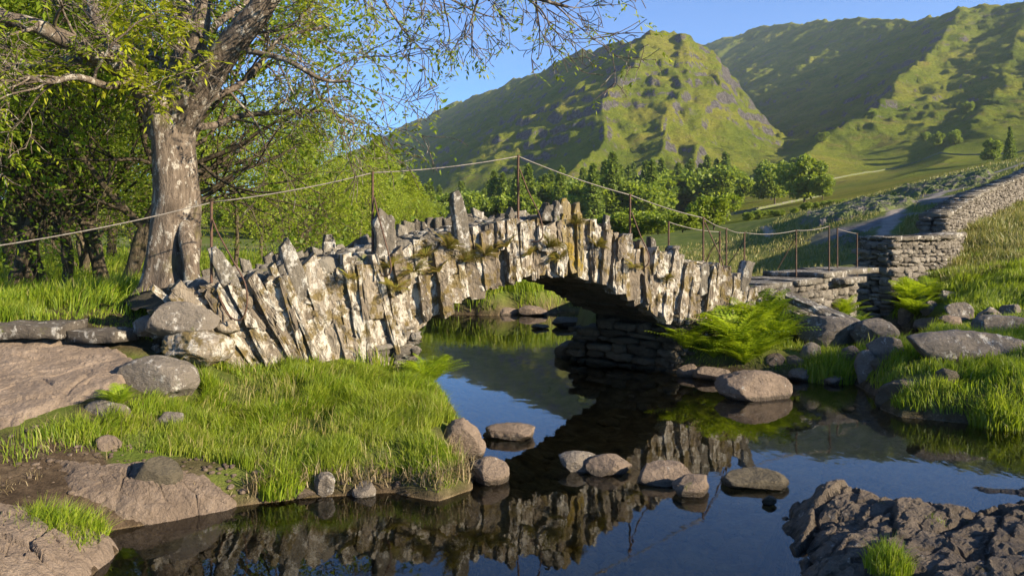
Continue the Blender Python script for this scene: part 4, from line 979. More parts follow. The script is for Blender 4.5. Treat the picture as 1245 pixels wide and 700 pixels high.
def field_wall(pts, label):
    W = np.array([((px - CX) / FPX * d, d) for px, d in pts]); t = np.linspace(0, 1, 90); cum = np.concatenate([[0], np.cumsum(np.linalg.norm(np.diff(W, axis=0), axis=1))]); s = t * cum[-1]
    x, y = np.interp(s, cum, W[:, 0]), np.interp(s, cum, W[:, 1]); z = gz(x, y); tg = nrm(np.gradient(np.stack([x, y], -1), axis=0)); n_ = np.stack([tg[:, 1], -tg[:, 0]], -1) * .3
    h_ = .8 + .25 * fbm2(s * .6, s * 0, 3, 9); V = np.concatenate([np.column_stack([x + n_[:, 0], y + n_[:, 1], z - .6]), np.column_stack([x + n_[:, 0] * .6, y + n_[:, 1] * .6, z + h_]), np.column_stack([x - n_[:, 0] * .6, y - n_[:, 1] * .6, z + h_]), np.column_stack([x - n_[:, 0], y - n_[:, 1], z - .6])])
    i = np.arange(89)[:, None]; F = np.concatenate([np.concatenate([i + k * 90, i + k * 90 + 1, i + (k + 1) * 90 + 1, i + (k + 1) * 90], 1) for k in range(3)])
    tag(mk('field_wall', V, F, M['knoll_rock'], smooth_=False), label, 'wall')
field_wall([(985, 400), (1030, 420), (1075, 440), (1120, 430), (1180, 400), (1245, 370)], 'thin field wall crossing the foot of the fell above the knoll')
field_wall([(800, 210), (860, 225), (930, 250), (1000, 270)], 'low field wall between the meadow and the field trees')
# ------------------------------------------------------------------ boulders and bedrock
def rock(px0, py0, px1, py1, label, name='boulder', zb=0.0, mat='boulder', seed=0, dep=.8, rot=0.0, sub=5, cuts=13, rough=.1, strat=0.0, tilt=(0, 0), bury=.35, d=None, group=None, lo=.55, cat='boulder'):
    if d is None and zb > .04:
        _, d, zb = hit((px0 + px1) / 2, py1 - 2)
    if zb == 0 and name == 'boulder' and 430 < py1 < 610:
        hh_ = py1 - py0; py0 += .2 * hh_; ww_ = px1 - px0; px0 -= .07 * ww_; px1 += .07 * ww_
    d0 = d or (CAMZ - zb) * FPX / (py1 - HY); w = (px1 - px0) / FPX * d0; h = (py1 - py0) / FPX * d0; sy = w * dep / 2
    v, f = rockmesh(seed + 700, w / 2, sy, h * (1 + bury) / 2, rot, sub, cuts, rough, strat, tilt, lo)
    v = v * np.array([w / (np.ptp(v[:, 0])), 1, h * (1 + bury) / np.ptp(v[:, 2])]); v = v - (v.max(0) + v.min(0)) / 2
    dc = d0 + sy * .75; c = np.array([((px0 + px1) / 2 - CX) / FPX * dc, dc, zb + h - h * (1 + bury) / 2])
    o = mk(name, v + c, f, M[mat], None, True, None, (c[0], c[1], zb)); return tag(o, label, cat, group)
RK = [
 (536, 510, 592, 556, 'rounded tan boulder at the tip of the grassy bank', dict(seed=1, zb=.02)),
 (572, 553, 617, 590, 'pale flat boulder at the water edge below the grassy tip', dict(seed=2, cuts=6)),
 (593, 515, 648, 536, 'low rounded rock alone in the blue water before the arch', dict(seed=3)),
 (588, 524, 606, 533, 'small dark rock touching the lone low rock', dict(seed=4, mat='darkstone')),
 (682, 548, 729, 574, 'grey sloping rock, left of a pair in mid river', dict(seed=5, mat='boulder_grey')),
 (713, 551, 766, 578, 'tan angular rock, right of a pair in mid river', dict(seed=6, cuts=12, lo=.45)),
 (776, 561, 838, 590, 'long tan rock with sloping top in the reflection of the bridge', dict(seed=7)),
 (819, 575, 862, 604, 'tan rock at the right end of the long sloping one', dict(seed=8)),
 (881, 575, 954, 597, 'long dark flat rock alone in the blue water', dict(seed=9, mat='darkstone', cuts=8)),
 (925, 604, 944, 614, 'tiny dark stone between the flat rock and the outcrop', dict(seed=10, mat='darkstone')),
 (872, 445, 957, 487, 'big smooth brown boulder at the water edge below the ferns', dict(seed=11, cuts=7)),
 (846, 444, 890, 463, 'flattish brown stone left of the big smooth boulder', dict(seed=12)),
 (1070, 455, 1132, 500, 'dark round boulder in the shade of the right bank', dict(seed=13, mat='darkstone', cuts=6)),
 (960, 445, 985, 463, 'small tan stone right of the big smooth boulder', dict(seed=14)),
 (985, 449, 1020, 464, 'low flat stone under the grass clump at the water edge', dict(seed=15)),
 (1040, 430, 1072, 462, 'grey stone between the grass clump and the right bank', dict(seed=16, zb=.05, mat='boulder_grey')),
 (955, 438, 982, 452, 'brown stone wedged behind the big smooth boulder', dict(seed=17, zb=.1)),
 (968, 388, 1050, 425, 'large pale angular boulder above the grass clump', dict(seed=18, zb=.3, mat='boulder_grey', cuts=12, lo=.42)),
 (1036, 390, 1090, 424, 'tilted dark faced block right of the large pale boulder', dict(seed=19, zb=.22, mat='boulder_grey', cuts=12, lo=.4)),
 (947, 380, 978, 412, 'upright grey block among the ferns', dict(seed=20, zb=.4, mat='boulder_grey', cuts=12, lo=.42)),
 (1055, 412, 1098, 440, 'flat grey stone below the tilted block', dict(seed=21, zb=.1, mat='boulder_grey')),
 (1100, 405, 1255, 437, 'long flat grey slab of rock across the right bank', dict(seed=22, zb=.3, mat='boulder_grey', dep=.35, cuts=7)),
 (1180, 386, 1262, 408, 'low grey rock behind the long slab at the right edge', dict(seed=23, zb=.35, mat='boulder_grey', dep=.4)),
 (1092, 378, 1116, 396, 'small dark stone at the foot of the wall end', dict(seed=24, zb=.1)),
 (1120, 372, 1142, 388, 'pale stone beside the stream below the wall', dict(seed=25, zb=.15, mat='boulder_grey')),
 (1150, 370, 1182, 392, 'pale angular stone right of the stream', dict(seed=26, zb=.2, mat='boulder_grey', cuts=12, lo=.45)),
 (1108, 386, 1150, 402, 'low wet stone in the small stream', dict(seed=27, zb=.02)),
 (1140, 386, 1170, 398, 'flat stone between the pale stones by the stream', dict(seed=28, zb=.1)),
 (180, 367, 264, 408, 'big rounded boulder at the top of the left bridge end', dict(seed=30, d=8.35, zb=1.1, mat='boulder_grey', cuts=7, bury=.1, dep=.7)),
 (196, 393, 286, 440, 'layered lichen blotched boulder under the big rounded one', dict(seed=31, d=8.25, zb=.8, mat='slate', cuts=10, strat=.25, rough=.16, bury=.15, dep=.7)),
 (150, 439, 245, 488, 'pale rounded boulder alone on the grass before the bridge end', dict(seed=32, zb=.62, mat='boulder_grey', cuts=8)),
 (228, 336, 272, 372, 'grey boulder behind the leftmost iron post', dict(seed=33, d=9.3, zb=1.35, mat='boulder_grey')),
 (160, 380, 200, 402, 'flattish stone left of the big rounded boulder', dict(seed=34, d=8.6, zb=1.1, mat='boulder_grey')),
 (102, 490, 162, 510, 'low pale stone in the grass below the bedrock', dict(seed=37, zb=.5, mat='boulder_grey', dep=.4, bury=.8)),
 (184, 505, 226, 524, 'flat pale stone half buried in the grassy slope', dict(seed=38, zb=.42, mat='boulder_grey', dep=.5, bury=.8)),
 (166, 564, 222, 602, 'dark rounded boulder in the hollow under the bank', dict(seed=39, zb=.08, mat='darkstone', cuts=5)),
 (116, 534, 146, 552, 'small tan stone on the bare bank', dict(seed=40, zb=.3)),
 (382, 574, 408, 600, 'grey pointed stone under the overhanging grass', dict(seed=41, zb=.02, mat='boulder_grey', d=6.3)),
 (430, 582, 456, 602, 'small pale stone at the waterline under the grass', dict(seed=42, d=6.3, mat='boulder_grey')),
 (306, 580, 350, 604, 'flat broken stone at the corner of the undercut bank', dict(seed=43, d=6.2)),
 (356, 588, 382, 600, 'thin flat stone beside the grey pointed stone', dict(seed=44, d=6.25)),
 (676, 416, 716, 442, 'dark wet boulder at the inner foot of the right pier', dict(seed=50, d=13.6, mat='darkstone')),
 (700, 392, 742, 430, 'big dark boulder against the right pier under the arch', dict(seed=51, d=13.9, mat='darkstone')),
 (670, 386, 714, 398, 'bluish flat rock in the water beyond the arch', dict(seed=52, mat='darkstone')),
 (646, 394, 668, 400, 'small flat stone breaking the water beyond the arch', dict(seed=53, mat='darkstone')),
 (630, 372, 666, 384, 'dark rock below the grassy far bank seen through the arch', dict(seed=54)),
 (604, 374, 630, 383, 'low stone at the edge of the far bank under the arch', dict(seed=55)),
]
RK += [(972, 420, 998, 438, 'small angular stone under the large pale boulder', dict(seed=70, zb=.1, mat='boulder_grey')), (1022, 425, 1046, 442, 'small stone right of the grass clump', dict(seed=71, zb=.1)), (930, 432, 956, 448, 'brown stone at the root of the ferns', dict(seed=72, zb=.1)), (905, 428, 926, 442, 'small stone half hidden by fern fronds', dict(seed=73, zb=.1)),
 (1112, 362, 1130, 374, 'small pale stone by the fern at the wall foot', dict(seed=74, zb=.2, mat='boulder_grey')), (1185, 376, 1215, 392, 'grey stone in the grass right of the stream', dict(seed=75, zb=.2, mat='boulder_grey')), (1216, 372, 1240, 384, 'small grey stone at the right edge above the low rock', dict(seed=76, zb=.2, mat='boulder_grey')), (1060, 440, 1082, 456, 'small dark stone above the dark round boulder', dict(seed=77, zb=.1, mat='darkstone')),
 (1138, 452, 1165, 470, 'small dark stone at the shaded bank right of the round boulder', dict(seed=78, zb=.1, mat='darkstone')), (1000, 456, 1030, 468, 'flat wet stone right of the low flat stone', dict(seed=79)), (1024, 452, 1050, 466, 'brown wet stone at the right end of the waterline stones', dict(seed=80)),
 (824, 440, 850, 458, 'tan stone at the outer foot of the right pier', dict(seed=81)), (1140, 356, 1164, 368, 'small stone in the grass above the stream', dict(seed=82, zb=.2, mat='boulder_grey'))]
tag(flat_slab(P(38, 401, 8.55), .92, .62, .15, .1, None, 201, 'boulder_grey', name='paving_slab'), 'pale flat paving slab at the left edge of the path', 'slab')
tag(flat_slab(P(126, 407, 8.6), .66, .5, .12, -.15, None, 202, 'boulder_grey', name='paving_slab'), 'dark flat slab in the shade of the ash', 'slab')
for r in RK: rock(*r[:5], **r[5])
def facets(X, Y, size, seed, dirv, stretch=2.2, tilt=.35):
    """broken-plate relief: each cell is a tilted plate of its own, long in the bedding direction"""
    u = (X * dirv[0] + Y * dirv[1]) / (size * stretch); w = (-X * dirv[1] + Y * dirv[0]) / size
    u = u + .25 * fbm2(X * 2 / size * .3, Y * 2 / size * .3, 3, seed + 40); w = w + .3 * fbm2(X * 2 / size * .3 + 7, Y * 2 / size * .3, 3, seed + 41)
    iu, iw = np.floor(u).astype(np.int64), np.floor(w).astype(np.int64); best = np.full(u.shape, 1e9); sec = best.copy(); val = np.zeros_like(u); z0 = np.zeros_like(iu)
    for du in (-1, 0, 1):
        for dw in (-1, 0, 1):
            cu, cw = iu + du, iw + dw; pu = cu + .5 + .45 * _hash(cu, cw, z0, seed); pw = cw + .5 + .45 * _hash(cu, cw, z0 + 1, seed)
            d = np.hypot(u - pu, w - pw); v = .5 * _hash(cu, cw, z0 + 2, seed) + tilt * ((u - pu) * _hash(cu, cw, z0 + 3, seed) + 1.6 * (w - pw) * (.35 + .65 * _hash(cu, cw, z0 + 4, seed)))
            m = d < best; sec = np.where(m, best, np.minimum(sec, d)); val = np.where(m, v, val); best = np.minimum(best, d)
    return val - .5 * smooth(.10, .0, sec - best)
# rock sheets: lumpy masses with slanting beds, standing on the ground or the river bed
def outcrop(name, poly, zt, label, seed, mat='outcrop', base=None, lay_a=.11, lump=.10, fine=.035, edge=.45, cat='rock', dirv=(.8, .6), nx=340, ny=240, fs=.34):
    x0, y0 = poly.min(0) - .15; x1, y1 = poly.max(0) + .15
    X, Y = np.meshgrid(np.linspace(x0, x1, nx), np.linspace(y0, y1, ny)); s = -sdf(poly, X, Y) + .16 * fbm2(X * 2.6, Y * 2.6, 5, seed, .6)
    u = X * dirv[0] + Y * dirv[1]; w_ = -X * dirv[1] + Y * dirv[0]; w_ = w_ + .12 * fbm2(X * 1.5, Y * 1.5, 3, seed + 11)
    fa = facets(X, Y, fs, seed + 20, dirv); fb_ = facets(X, Y, fs * .36, seed + 22, dirv, 2.6) + .22 * facets(X, Y, fs * .14, seed + 24, dirv, 2.2); lay = fa
    Zb = base(X, Y) if base else np.full_like(X, -.30)
    Z = Zb - .06 + smooth(-.08, .10, s) * (.10 if base else .34) + smooth(0, edge, s) * zt(X, Y) + smooth(0, .25, s) * (lay_a * fa + lay_a * .42 * fb_ + lump * fbm2(X * 1.4, Y * 1.4, 3, seed + 5, .5) + fine * fbm2(X * 9, Y * 9, 5, seed + 8, .7))
    keep = (s > -.12); V = np.stack([X, Y, Z], -1).reshape(-1, 3); i = np.arange(ny - 1)[:, None] * nx; j = np.arange(nx - 1)[None]
    F = np.stack([i + j, i + j + 1, i + nx + j + 1, i + nx + j], -1).reshape(-1, 4); F = F[keep.ravel()[F].all(1)]
    used_ = np.unique(F); mp = -np.ones(len(V), int); mp[used_] = np.arange(len(used_))
    c = V[used_].mean(0); c[2] = 0
    return tag(mk(name, V[used_], mp[F], M[mat], None, False, None, c), label, cat)
outcrop('rock_outcrop', np.array([(1.85, 3.4), (1.72, 4.5), (1.85, 5.1), (1.95, 5.6), (2.15, 6.1), (2.6, 6.35), (3.05, 6.1), (3.5, 5.85), (4.0, 5.95), (4.6, 6.0), (8, 6.0), (8, 3.4)]), lambda x, y: .165 + .045 * (x - 2) + .06 * np.exp(-((x - 2.5) ** 2 + (y - 5.9) ** 2) / .18), 'big dark rugged outcrop with slanting ridges in the lower right foreground', 90, lay_a=.115, lump=.10, fine=.02)
outcrop('rock_outcrop', np.array([(3.8, 6.4), (4.1, 6.6), (5, 6.62), (7.5, 6.5), (7.5, 6.2), (4.6, 6.15)]), lambda x, y: .06 + 0 * x, 'low dark shelf of rock behind the right end of the big outcrop', 93, lay_a=.05, lump=.06, edge=.2)
def gmax(X, Y): return np.maximum(gz(X.ravel(), Y.ravel()).reshape(X.shape), -.3)
outcrop('rock_shelf', np.array([(-3.75, 6.15), (-2.97, 6.32), (-2.5, 6.2), (-2.1, 6.04), (-2.38, 5.72), (-2.9, 5.6), (-3.4, 5.72)]), lambda x, y: .035 + .02 * np.sin(x * 4), 'long low brown rock shelf at the water edge on the left', 98, 'bedrock', gmax, .045, .05, .014, .3, dirv=(.95, -.3), fs=.2)
outcrop('rock_shelf', np.array([(-4.8, 5.25), (-3.7, 5.42), (-3.2, 5.45), (-2.75, 5.3), (-2.72, 4.95), (-2.8, 4.5), (-2.8, 4.0), (-4.8, 4.0)]), lambda x, y: .05 + 0 * x, 'brown ridged rock in the bottom left corner', 99, 'bedrock', gmax, .06, .06, .014, .3, dirv=(.95, -.3), fs=.22)
def gbase(X, Y): return gz(X.ravel(), Y.ravel()).reshape(X.shape)
outcrop('bedrock_slab', BEDPOLY, lambda x, y: .03 + 0 * x, 'broad bare sunlit bedrock of the path at the left edge', 96, 'bedrock', gbase, .05, .05, .014, .12, 'bedrock', (.9, .3), fs=.45)
def hitpoly(pts): return np.array([hit(x, y, 22, 118)[:2] for x, y in pts])
outcrop('rock_outcrop', hitpoly([(968, 268), (1010, 252), (1060, 243), (1105, 240), (1120, 248), (1070, 258), (1020, 268), (985, 280)]), lambda x, y: .3 + .3 * fbm2(x * .4, y * .4, 3, 8), 'grey craggy outcrop on the left shoulder of the knoll behind the wall', 101, 'knoll_rock', gbase, .09, .25, .05, .9, dirv=(.9, .4), fs=1.0)
outcrop('rock_outcrop', hitpoly([(1085, 232), (1130, 222), (1180, 213), (1215, 211), (1200, 222), (1150, 232), (1105, 242)]), lambda x, y: .3 + .3 * fbm2(x * .4, y * .4, 3, 9), 'long grey outcrop across the top of the knoll above the wall', 102, 'knoll_rock', gbase, .09, .25, .05, .9, dirv=(.9, .4), fs=1.0)
outcrop('rock_outcrop', hitpoly([(1010, 296), (1040, 284), (1062, 284), (1050, 296), (1025, 306)]), lambda x, y: .3 + 0 * x, 'small grey outcrop low on the knoll beside the track', 103, 'knoll_rock', gbase, .2, .2, .06, .8, dirv=(.9, .4), fs=.8)
flat_ = rock(1130, 396, 1150, 404, 'tiny flat stone in front of the wet stone in the stream', seed=61, zb=.02)
# long thin slate lying aslant above the ferns
v, f = slab(np.random.default_rng(8), P(955, 360, 13.0), P(1045, 396, 12.6) - P(955, 360, 13.0), np.array([.2, -.3, 1]), np.array([0, 1.0, 0]), np.linalg.norm(P(1045, 396, 12.6) - P(955, 360, 13.0)), .13, .3, .3, .02)
tag(mk('slate_slab', v, f, M['slate_grey'], None, False, None, P(1000, 390, 12.8)), 'long thin slate lying aslant between the ferns and the causeway', 'slab')

# ------------------------------------------------------------------ ferns and grass
rng = np.random.default_rng(77)
QUAD = np.array([[0, 1, 2, 3]])
def fern_mesh(rng, n, L, mat, upright=.9, leaf=.10, spread=1.0):
    V, F, k = [], [], 0; mb = MB()
    for i in range(n):
        a = rng.uniform(0, 6.283); e = upright * rng.uniform(.6, 1.25); ln = L * rng.uniform(.6, 1.15); h = np.array([math.cos(a), math.sin(a), 0]); side = np.array([-h[1], h[0], 0]); m = 15
        t = np.linspace(0, 1, m); out = spread * ln * (t * math.cos(e) + .2 * t * t); up = ln * (t * math.sin(e) - .26 * t ** 2.6)
        c = h * out[:, None] + np.array([0, 0, 1.0]) * up[:, None]; mb.add(*tube(c, np.linspace(.006, .002, m), 3))
        for q in range(2, m):
            wd = ln * .26 * math.sin(math.pi * min(1, (1 - t[q]) * .85 + .12)) * rng.uniform(.8, 1.1)
            tg = nrm(c[q] - c[q - 1]); nn = np.cross(side, tg)
            for sgn in (-1, 1):
                d = nrm(side * sgn + tg * .45 - nn * .0 + np.array([0, 0, -.15])); w = ln / m * .62
                for s_ in range(3):                                       # saw-edged pinna from three narrow pieces
                    b0, b1 = c[q] + d * wd * s_ / 3, c[q] + d * wd * (s_ + 1.25) / 3; ww = w * (1 - s_ * .27)
                    mb.add([b0, (b0 + b1) / 2 + tg * ww * .8, b1, (b0 + b1) / 2 - tg * ww * .55], QUAD)
    return mb.build('fern', M[mat], smooth_=False)
FERN = [fern_mesh(rng, 34, .95, 'fern', 1.15) for _ in range(2)]
BR = [fern_mesh(rng, 26, .25, 'fern_brown', .8) for _ in range(2)]
fu = set()
def fern(proto, p, sc, label, group, rot=None, tilt=0.0):
    o = proto
    if o.name in fu: o = o.copy(); COL.objects.link(o)
    fu.add(o.name); o.location = [float(c) for c in p]; o.scale = (sc, sc, sc); o.rotation_euler = (tilt, 0, rng.uniform(0, 6.28) if rot is None else rot)
    return tag(o, label, 'fern', group)
FGp = 'bright green ferns on the right bank'
for k, (px, py, d, sc, lab) in enumerate([
    (832, 428, 11.9, .72, 'bright fern against the right foot of the arch'), (850, 412, 12.3, .7, 'fern just right of the one at the foot of the arch'), (880, 400, 12.6, 1.05, 'tall bright fern in front of the last face slates'), (893, 425, 12.2, .95, 'full bright fern in the middle of the clump'),
    (916, 405, 12.5, 1.05, 'broad fern behind the middle of the clump'), (936, 395, 12.9, .9, 'fern right of the broad one under the leaning slate'), (905, 446, 11.9, .7, 'low fern hanging over the big smooth boulder'), (868, 440, 12.0, .6, 'small fern low between the arch foot and the boulder'), (942, 418, 12.4, .75, 'fern beside the upright grey block'),
    (985, 376, 13.6, .8, 'fern in front of the causeway below its flat slabs'), (1005, 380, 13.9, .75, 'fern right of the one below the flat slabs'), (1025, 386, 14.2, .7, 'fern at the right end of the causeway'), (964, 372, 13.5, .7, 'fern at the left start of the causeway'), (1108, 372, 17.6, 1.0, 'tall fern at the foot of the thick wall end'), (1114, 385, 17.2, .8, 'lower fern by the stream under the wall end'), (922, 436, 12, .6, 'low fern between the middle of the clump and the stones'), (955, 404, 12.6, .6, 'small fern left of the upright grey block'), (1128, 360, 18, .7, 'fern in the grass right of the wall end'), (1040, 402, 14, .5, 'small fern between the pale boulder and the tilted block'),
    (524, 478, 9.9, .55, 'fern at the foot of the left pier'), (515, 492, 9.4, .45, 'smaller fern on the bank tip below the left pier'), (146, 492, 7.0, .26, 'small fern left of the pale rounded boulder')]):
    q = np.array(hit(px, py)) if px > 600 else P(px, py, d); q[2] = max(q[2], gz(q[0], q[1])[0] - .03); fern(FERN[k % 2], q, sc, lab, FGp)
BG = 'brown and green ferns rooted in the bridge face'
for k, (px, py, sc, lab) in enumerate([(470, 325, .9, 'brown tuft of fern below the second post'), (500, 330, 1.1, 'brown fern on the face slates left of the arch'), (515, 312, 1.0, 'brown fern under the tall parapet slate'), (540, 302, 1.25, 'largest brown green fern clump beside the tallest slate'), (560, 318, 1.0, 'fern hanging below the tallest slate'), (585, 310, .9, 'small fern on the face between the tallest slate and the crown post'),
    (612, 300, 1.0, 'fern on the face left of the crown post'), (640, 310, .8, 'fern under the crown post'), (662, 300, 1.1, 'reddish fern right of the crown post'), (675, 315, .9, 'fern above the arch near the ochre slates'), (694, 272, .7, 'fern tuft high on the ochre slates'), (720, 300, .9, 'fern right of the ochre slates'), (765, 325, .8, 'green fern below the fourth post'), (803, 340, .7, 'small fern low on the right face'), (420, 338, .7, 'bright mossy tuft on the left face'), (478, 350, .9, 'lowest brown fern on the left face'), (530, 330, .9, 'brown fern just above the left spring of the arch')]):
    p = bxy(px); fern(BR[k % 2], np.array([*(p + NF * .12), CAMZ - (py - HY) / FPX * p[1]]), sc * .95, lab, BG, tilt=.5)

def blades(x, y, h, w, rng, z0=None, lean=.45, wind=(.12, .05)):
    n = len(x); z = gz(x, y) if z0 is None else z0
    a = rng.uniform(0, 6.283, n); d = np.stack([np.cos(a), np.sin(a)], -1) * (rng.uniform(.05, 1, n) * lean)[:, None] + np.array(wind)
    s = rng.uniform(0, 6.283, n); sx = np.stack([np.cos(s), np.sin(s), 0 * s], -1) * (w / 2)[:, None]; b = np.stack([x, y, z - .03], -1)
    m_ = b + np.concatenate([d * .30 * h[:, None], (h * .55)[:, None]], 1); t = b + np.concatenate([d * h[:, None], (h * (1.0 - .35 * np.hypot(d[:, 0], d[:, 1])))[:, None]], 1)
    v = np.stack([b - sx, b + sx, m_ - sx * .8, m_ + sx * .8, t], 1).reshape(-1, 3); i = np.arange(n)[:, None] * 5
    return v, [i + np.array([[0, 1, 3, 2]]), i + np.array([[2, 3, 4]])]
KEEPOUT = []
for o in bpy.data.objects:
    if o.type == 'MESH' and o.parent is None and o.name.split('.')[0] in ('boulder', 'paving_slab', 'bedrock_slab', 'rock_shelf', 'slate_slab'):
        c = np.array([v.co[:] for v in o.data.vertices]); KEEPOUT.append((o.location[0] + (c[:, 0].max() + c[:, 0].min()) / 2, o.location[1] + (c[:, 1].max() + c[:, 1].min()) / 2, np.ptp(c[:, 0]) / 2 * 1.05, np.ptp(c[:, 1]) / 2 * 1.05))
KEEPOUT += [(-.48, 7.2, .35, .42), (-3.05, 6.35, .2, .12)]
def ok(x, y, smin):
    k = np.minimum(sdf(WATER, x, y), sdf(POND, x, y)) + .1 * fbm2(x * 1.7, y * 1.7, 3, 5) > smin
    far_ = np.hypot(x, y) > 36
    if far_.any(): k[far_] &= masks(np.stack([x, y, 0 * x], -1)[far_], np.full(far_.sum(), 9.0))['rock'] < .3
    k &= sdf(BEDPOLY, x, y) > .02
    for cx, cy, rx, ry in KEEPOUT: k &= ((x - cx) / rx) ** 2 + ((y - cy) / ry) ** 2 > 1
    q = np.stack([x, y], -1) - A0; s = q @ U; n = q @ NF; k &= ~((s > tS[0]) & (s < tS[-1]) & (n < .05) & (n > -1.6))
    q = np.stack([x, y], -1) - C0; s = q @ CU; n = q @ CN; k &= ~((s > 0) & (s < CL + .3) & (n < .05) & (n > -1.5))
    k &= polyline_dist(PATH, x, y) > .8
    return k
def meadow(n, xr, dr, h, w, mat, seed, smin=.1, dens=None, hvar=.6, lean=.45, bearing=True, name='grass'):
    r_ = np.random.default_rng(seed); d = np.exp(r_.uniform(math.log(dr[0]), math.log(dr[1]), n)); px = r_.uniform(*xr, n); x = (px - CX) / FPX * d
    fq = 2.4 / max(1, dr[0] / 9); tus = fbm2(x * fq, d * fq, 3, seed); tus = np.clip(1.5 * tus, -.8, .9); k = ok(x, d, smin) & (r_.uniform(-.8, .45, n) < tus + .3)
    if dens is not None: k &= r_.uniform(0, 1, n) < dens(x, d, px)
    x, d, tus = x[k], d[k], tus[k]; hh = h * (1 + hvar * tus) * r_.uniform(.55, 1.25, len(x)) * (d / dr[0]) ** .35
    wx_, wy_ = fbm2(x * fq * .8, d * fq * .8, 2, seed + 60), fbm2(x * fq * .8, d * fq * .8, 2, seed + 64)
    v, f = blades(x, d, hh, w * r_.uniform(.7, 1.3, len(x)) * (d / dr[0]) ** .8, r_, lean=lean, wind=np.stack([.1 + .7 * wx_, .7 * wy_], -1))
    return kind(mk(name, v, f, M[mat], smooth_=False), 'stuff')
def bank_d(x, d, px):      # bare ground near the left slope and path
    py = HY + (CAMZ - tps(x, d)) * FPX / d
    bare = smooth(-2.3, -2.9, x) * smooth(6.75, 6.3, d) + smooth(1.1, .6, np.hypot((x + 4.7) / 1.5, (d - 9.3) / .9))
    bare = np.maximum(bare, smooth(.15, .42, fbm2(x * 1.3, d * 1.3, 3, 301)) * .65)
    return 1 - .93 * np.clip(bare, 0, 1)
meadow(190000, (-60, 600), (5.9, 9.6), .135, .0058, 'grass', 1, .10, bank_d, .95, .65)
meadow(4500, (100, 600), (6.0, 9.0), .19, .006, 'grass_dry', 2, .06, bank_d)
meadow(60000, (-60, 600), (5.8, 9.6), .05, .0055, 'grass', 22, .05, lambda x, d, px: .25 + .75 * (x > -3.2), .5, .9)
meadow(16000, (-120, 330), (8.2, 10.5), .07, .007, 'grass', 23, .05, lambda x, d, px: .6, .5, .8)
meadow(26000, (-200, 480), (9.6, 16), .26, .013, 'grass', 3)
meadow(30000, (-150, 620), (16, 45), .32, .022, 'grass', 4)
meadow(8000, (470, 720), (21.3, 25), .45, .02, 'grass', 5, .02)
meadow(40000, (480, 1100), (23, 70), .2, .022, 'grass_dry', 6)
meadow(34000, (1040, 1330), (8.4, 14.5), .17, .011, 'grass', 7, .05)
meadow(9000, (800, 1060), (11.6, 14.5), .12, .011, 'grass', 8, .06)
meadow(36000, (1085, 1330), (15.5, 22), .24, .017, 'grass', 9)
meadow(34000, (1080, 1330), (19, 42), .33, .024, 'grass_dry', 10)
meadow(16000, (940, 1250), (38, 75), .22, .035, 'grass_dry', 11, dens=lambda x, d, px: .6)
# dead blades hanging over the undercut edge of the left bank
r_ = np.random.default_rng(50); pts = []
wl = WATER[5:14]
for a, b in zip(wl[:-1], wl[1:]):
    L = np.linalg.norm(b - a); n_ = np.array([-(b - a)[1], (b - a)[0]]) / L
    for _ in range(int(L * 420)): pts.append(a + (b - a) * r_.random() + n_ * r_.uniform(.02, .22))
pts = np.array(pts); n_ = len(pts)
v, f = blades(pts[:, 0], pts[:, 1], r_.uniform(.10, .24, n_), np.full(n_, .008), r_, z0=r_.uniform(.04, .16, n_), lean=1.1, wind=(.1, -.35)); kind(mk('grass', v, f, M['grass_dead'], smooth_=False), 'stuff')
from mathutils.bvhtree import BVHTree
def rayhit(px, py):
    o_ = [o for o in bpy.data.objects if o.get('label', '').startswith('big dark rugged')][0]; off = np.array(o_.location)
    b = BVHTree.FromPolygons([tuple(np.array(v.co) + off) for v in o_.data.vertices], [tuple(p.vertices) for p in o_.data.polygons]); e = Vector((0, 0, CAMZ)); h = b.ray_cast(e, (Vector(P(px, py, 1.0)) - e).normalized())[0]
    return np.array(h)
def tuft(px, py, d, n, rad, h, label, mat='grass', zoff=0.0, w=.008):
    c = P(px, py, d) if zoff is None else np.array(hit(px, py))
    if zoff is None: c = rayhit(px, py)
    a = rng.uniform(0, 6.283, n); r = rad * np.sqrt(rng.uniform(0, 1, n)); x, y = c[0] + r * np.cos(a), c[1] + r * np.sin(a)
    v, f = blades(x, y, h * rng.uniform(.5, 1.2, n) * (1.15 - .5 * r / rad), np.full(n, w), rng, z0=np.full(n, c[2]) - .25 * r, lean=.7); return tag(mk('grass_tuft', v, f, M[mat], None, False, None, c), label, 'grass tuft')
tuft(1080, 684, 4.95, 800, .13, .2, 'bright grass tuft growing on the dark foreground outcrop', w=.006, zoff=None)
tuft(1135, 630, 5.5, 60, .08, .09, 'tiny grass sprig on the foreground outcrop', w=.005, zoff=None)
tuft(45, 648, 5.35, 3600, .42, .27, 'thick grass tussock above the bottom left rock')
tuft(1008, 450, 11.6, 2600, .5, .45, 'dome shaped grass clump at the water edge below the pale boulder', w=.011)
tuft(1210, 512, 8.75, 800, .3, .3, 'yellow green plants at the right water edge', w=.014)
tuft(1145, 412, 11.0, 700, .22, .32, 'bright grass tuft on the long grey slab', w=.01)
tuft(340, 590, 6.35, 900, .2, .3, 'pale grass tussock at the corner of the undercut bank')
tuft(1215, 500, 9.0, 900, .35, .32, 'bright leafy clump on the right bank edge', 'grass', w=.014)
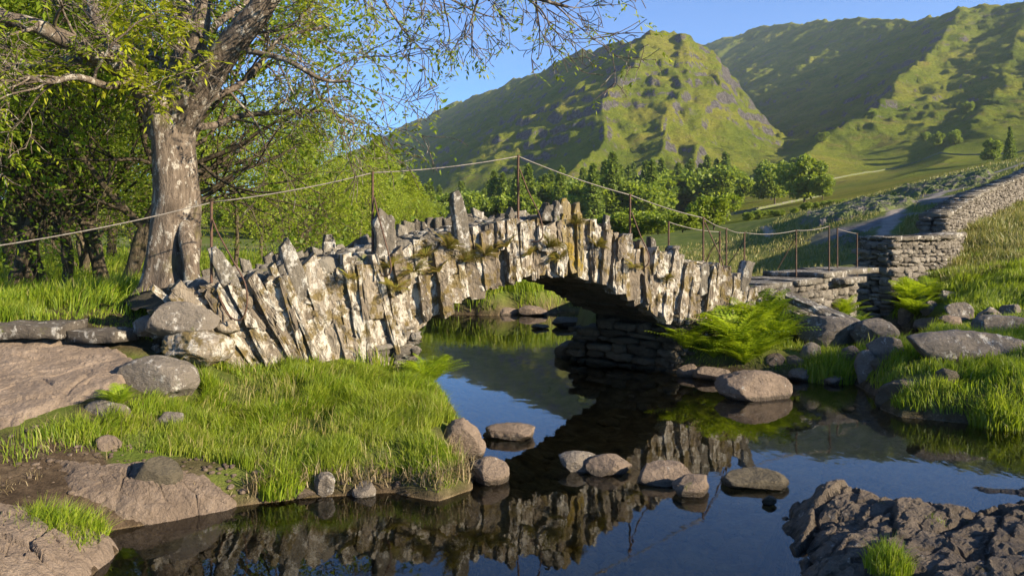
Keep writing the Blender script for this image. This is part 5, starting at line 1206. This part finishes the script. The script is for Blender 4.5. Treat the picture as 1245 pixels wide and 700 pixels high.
# stones of the river bed
mb = MB(); r_ = np.random.default_rng(4)
for _ in range(520):
    d = math.exp(r_.uniform(math.log(4.3), math.log(14))); x = (r_.uniform(150, 1150) - CX) / FPX * d
    if sdf(WATER, np.array([x]), np.array([d]))[0] > -.1: continue
    s_ = r_.uniform(.06, .22); v, f = rockmesh(int(r_.integers(1e6)), s_, s_ * .75, s_ * .35, r_.uniform(0, 3), 2, 5, .1); mb.add(v + np.array([x, d, float(gz(x, d)[0]) + .01]), f)
bedm = rock_mat('river bed stone', (0.10, 0.07, 0.035), (0.3, 0.22, 0.125), (0.48, 0.38, 0.24), 0.0, 0.1, 1.5)
kind(mb.build('river_gravel', bedm), 'stuff')
mb = MB()
for _ in range(300):
    if r_.random() < .6: x, d = r_.uniform(-4.4, -2.1), r_.uniform(5.5, 6.6)
    else: x, d = r_.uniform(-3.9, -.6), r_.uniform(6.1, 6.6)
    s_ = abs(r_.normal(0, .013)) + .007; v, f = rockmesh(int(r_.integers(1e6)), s_ * 1.3, s_, s_ * .6, r_.uniform(0, 3), 2, 6, .1); mb.add(v + np.array([x, d, float(gz(x, d)[0]) + .004]), f)
kind(mb.build('bank_gravel', M['boulder']), 'stuff')
n_ = 2600; x = r_.uniform(-4.6, -2.2, n_); d = r_.uniform(5.4, 6.7, n_); k_ = (fbm2(x * 2, d * 2, 3, 5) > .02) & (sdf(WATER, x, d) > .1); x, d = x[k_], d[k_]
v, f = blades(x, d, r_.uniform(.05, .16, len(x)), np.full(len(x), .006), r_, lean=1.3); kind(mk('grass', v, f, M['grass_dead'], smooth_=False), 'stuff')

# ------------------------------------------------------------------ air: thin even haze over the valley
hv, hf = boxgrid(1, 1, 1); hv = hv * np.array([3300, 1800, 460]) + np.array([0, 1500, 450])
nh = NT('valley haze'); pv = nh.n('VolumePrincipled'); pv.inputs['Color'].default_value = (0.75, 0.85, 1, 1); pv.inputs['Density'].default_value = 0.00007; pv.inputs['Anisotropy'].default_value = 0.1
nh.l(pv.outputs[0], nh.out.inputs['Volume']); kind(mk('haze', hv, hf, nh.m, smooth_=False), 'stuff')
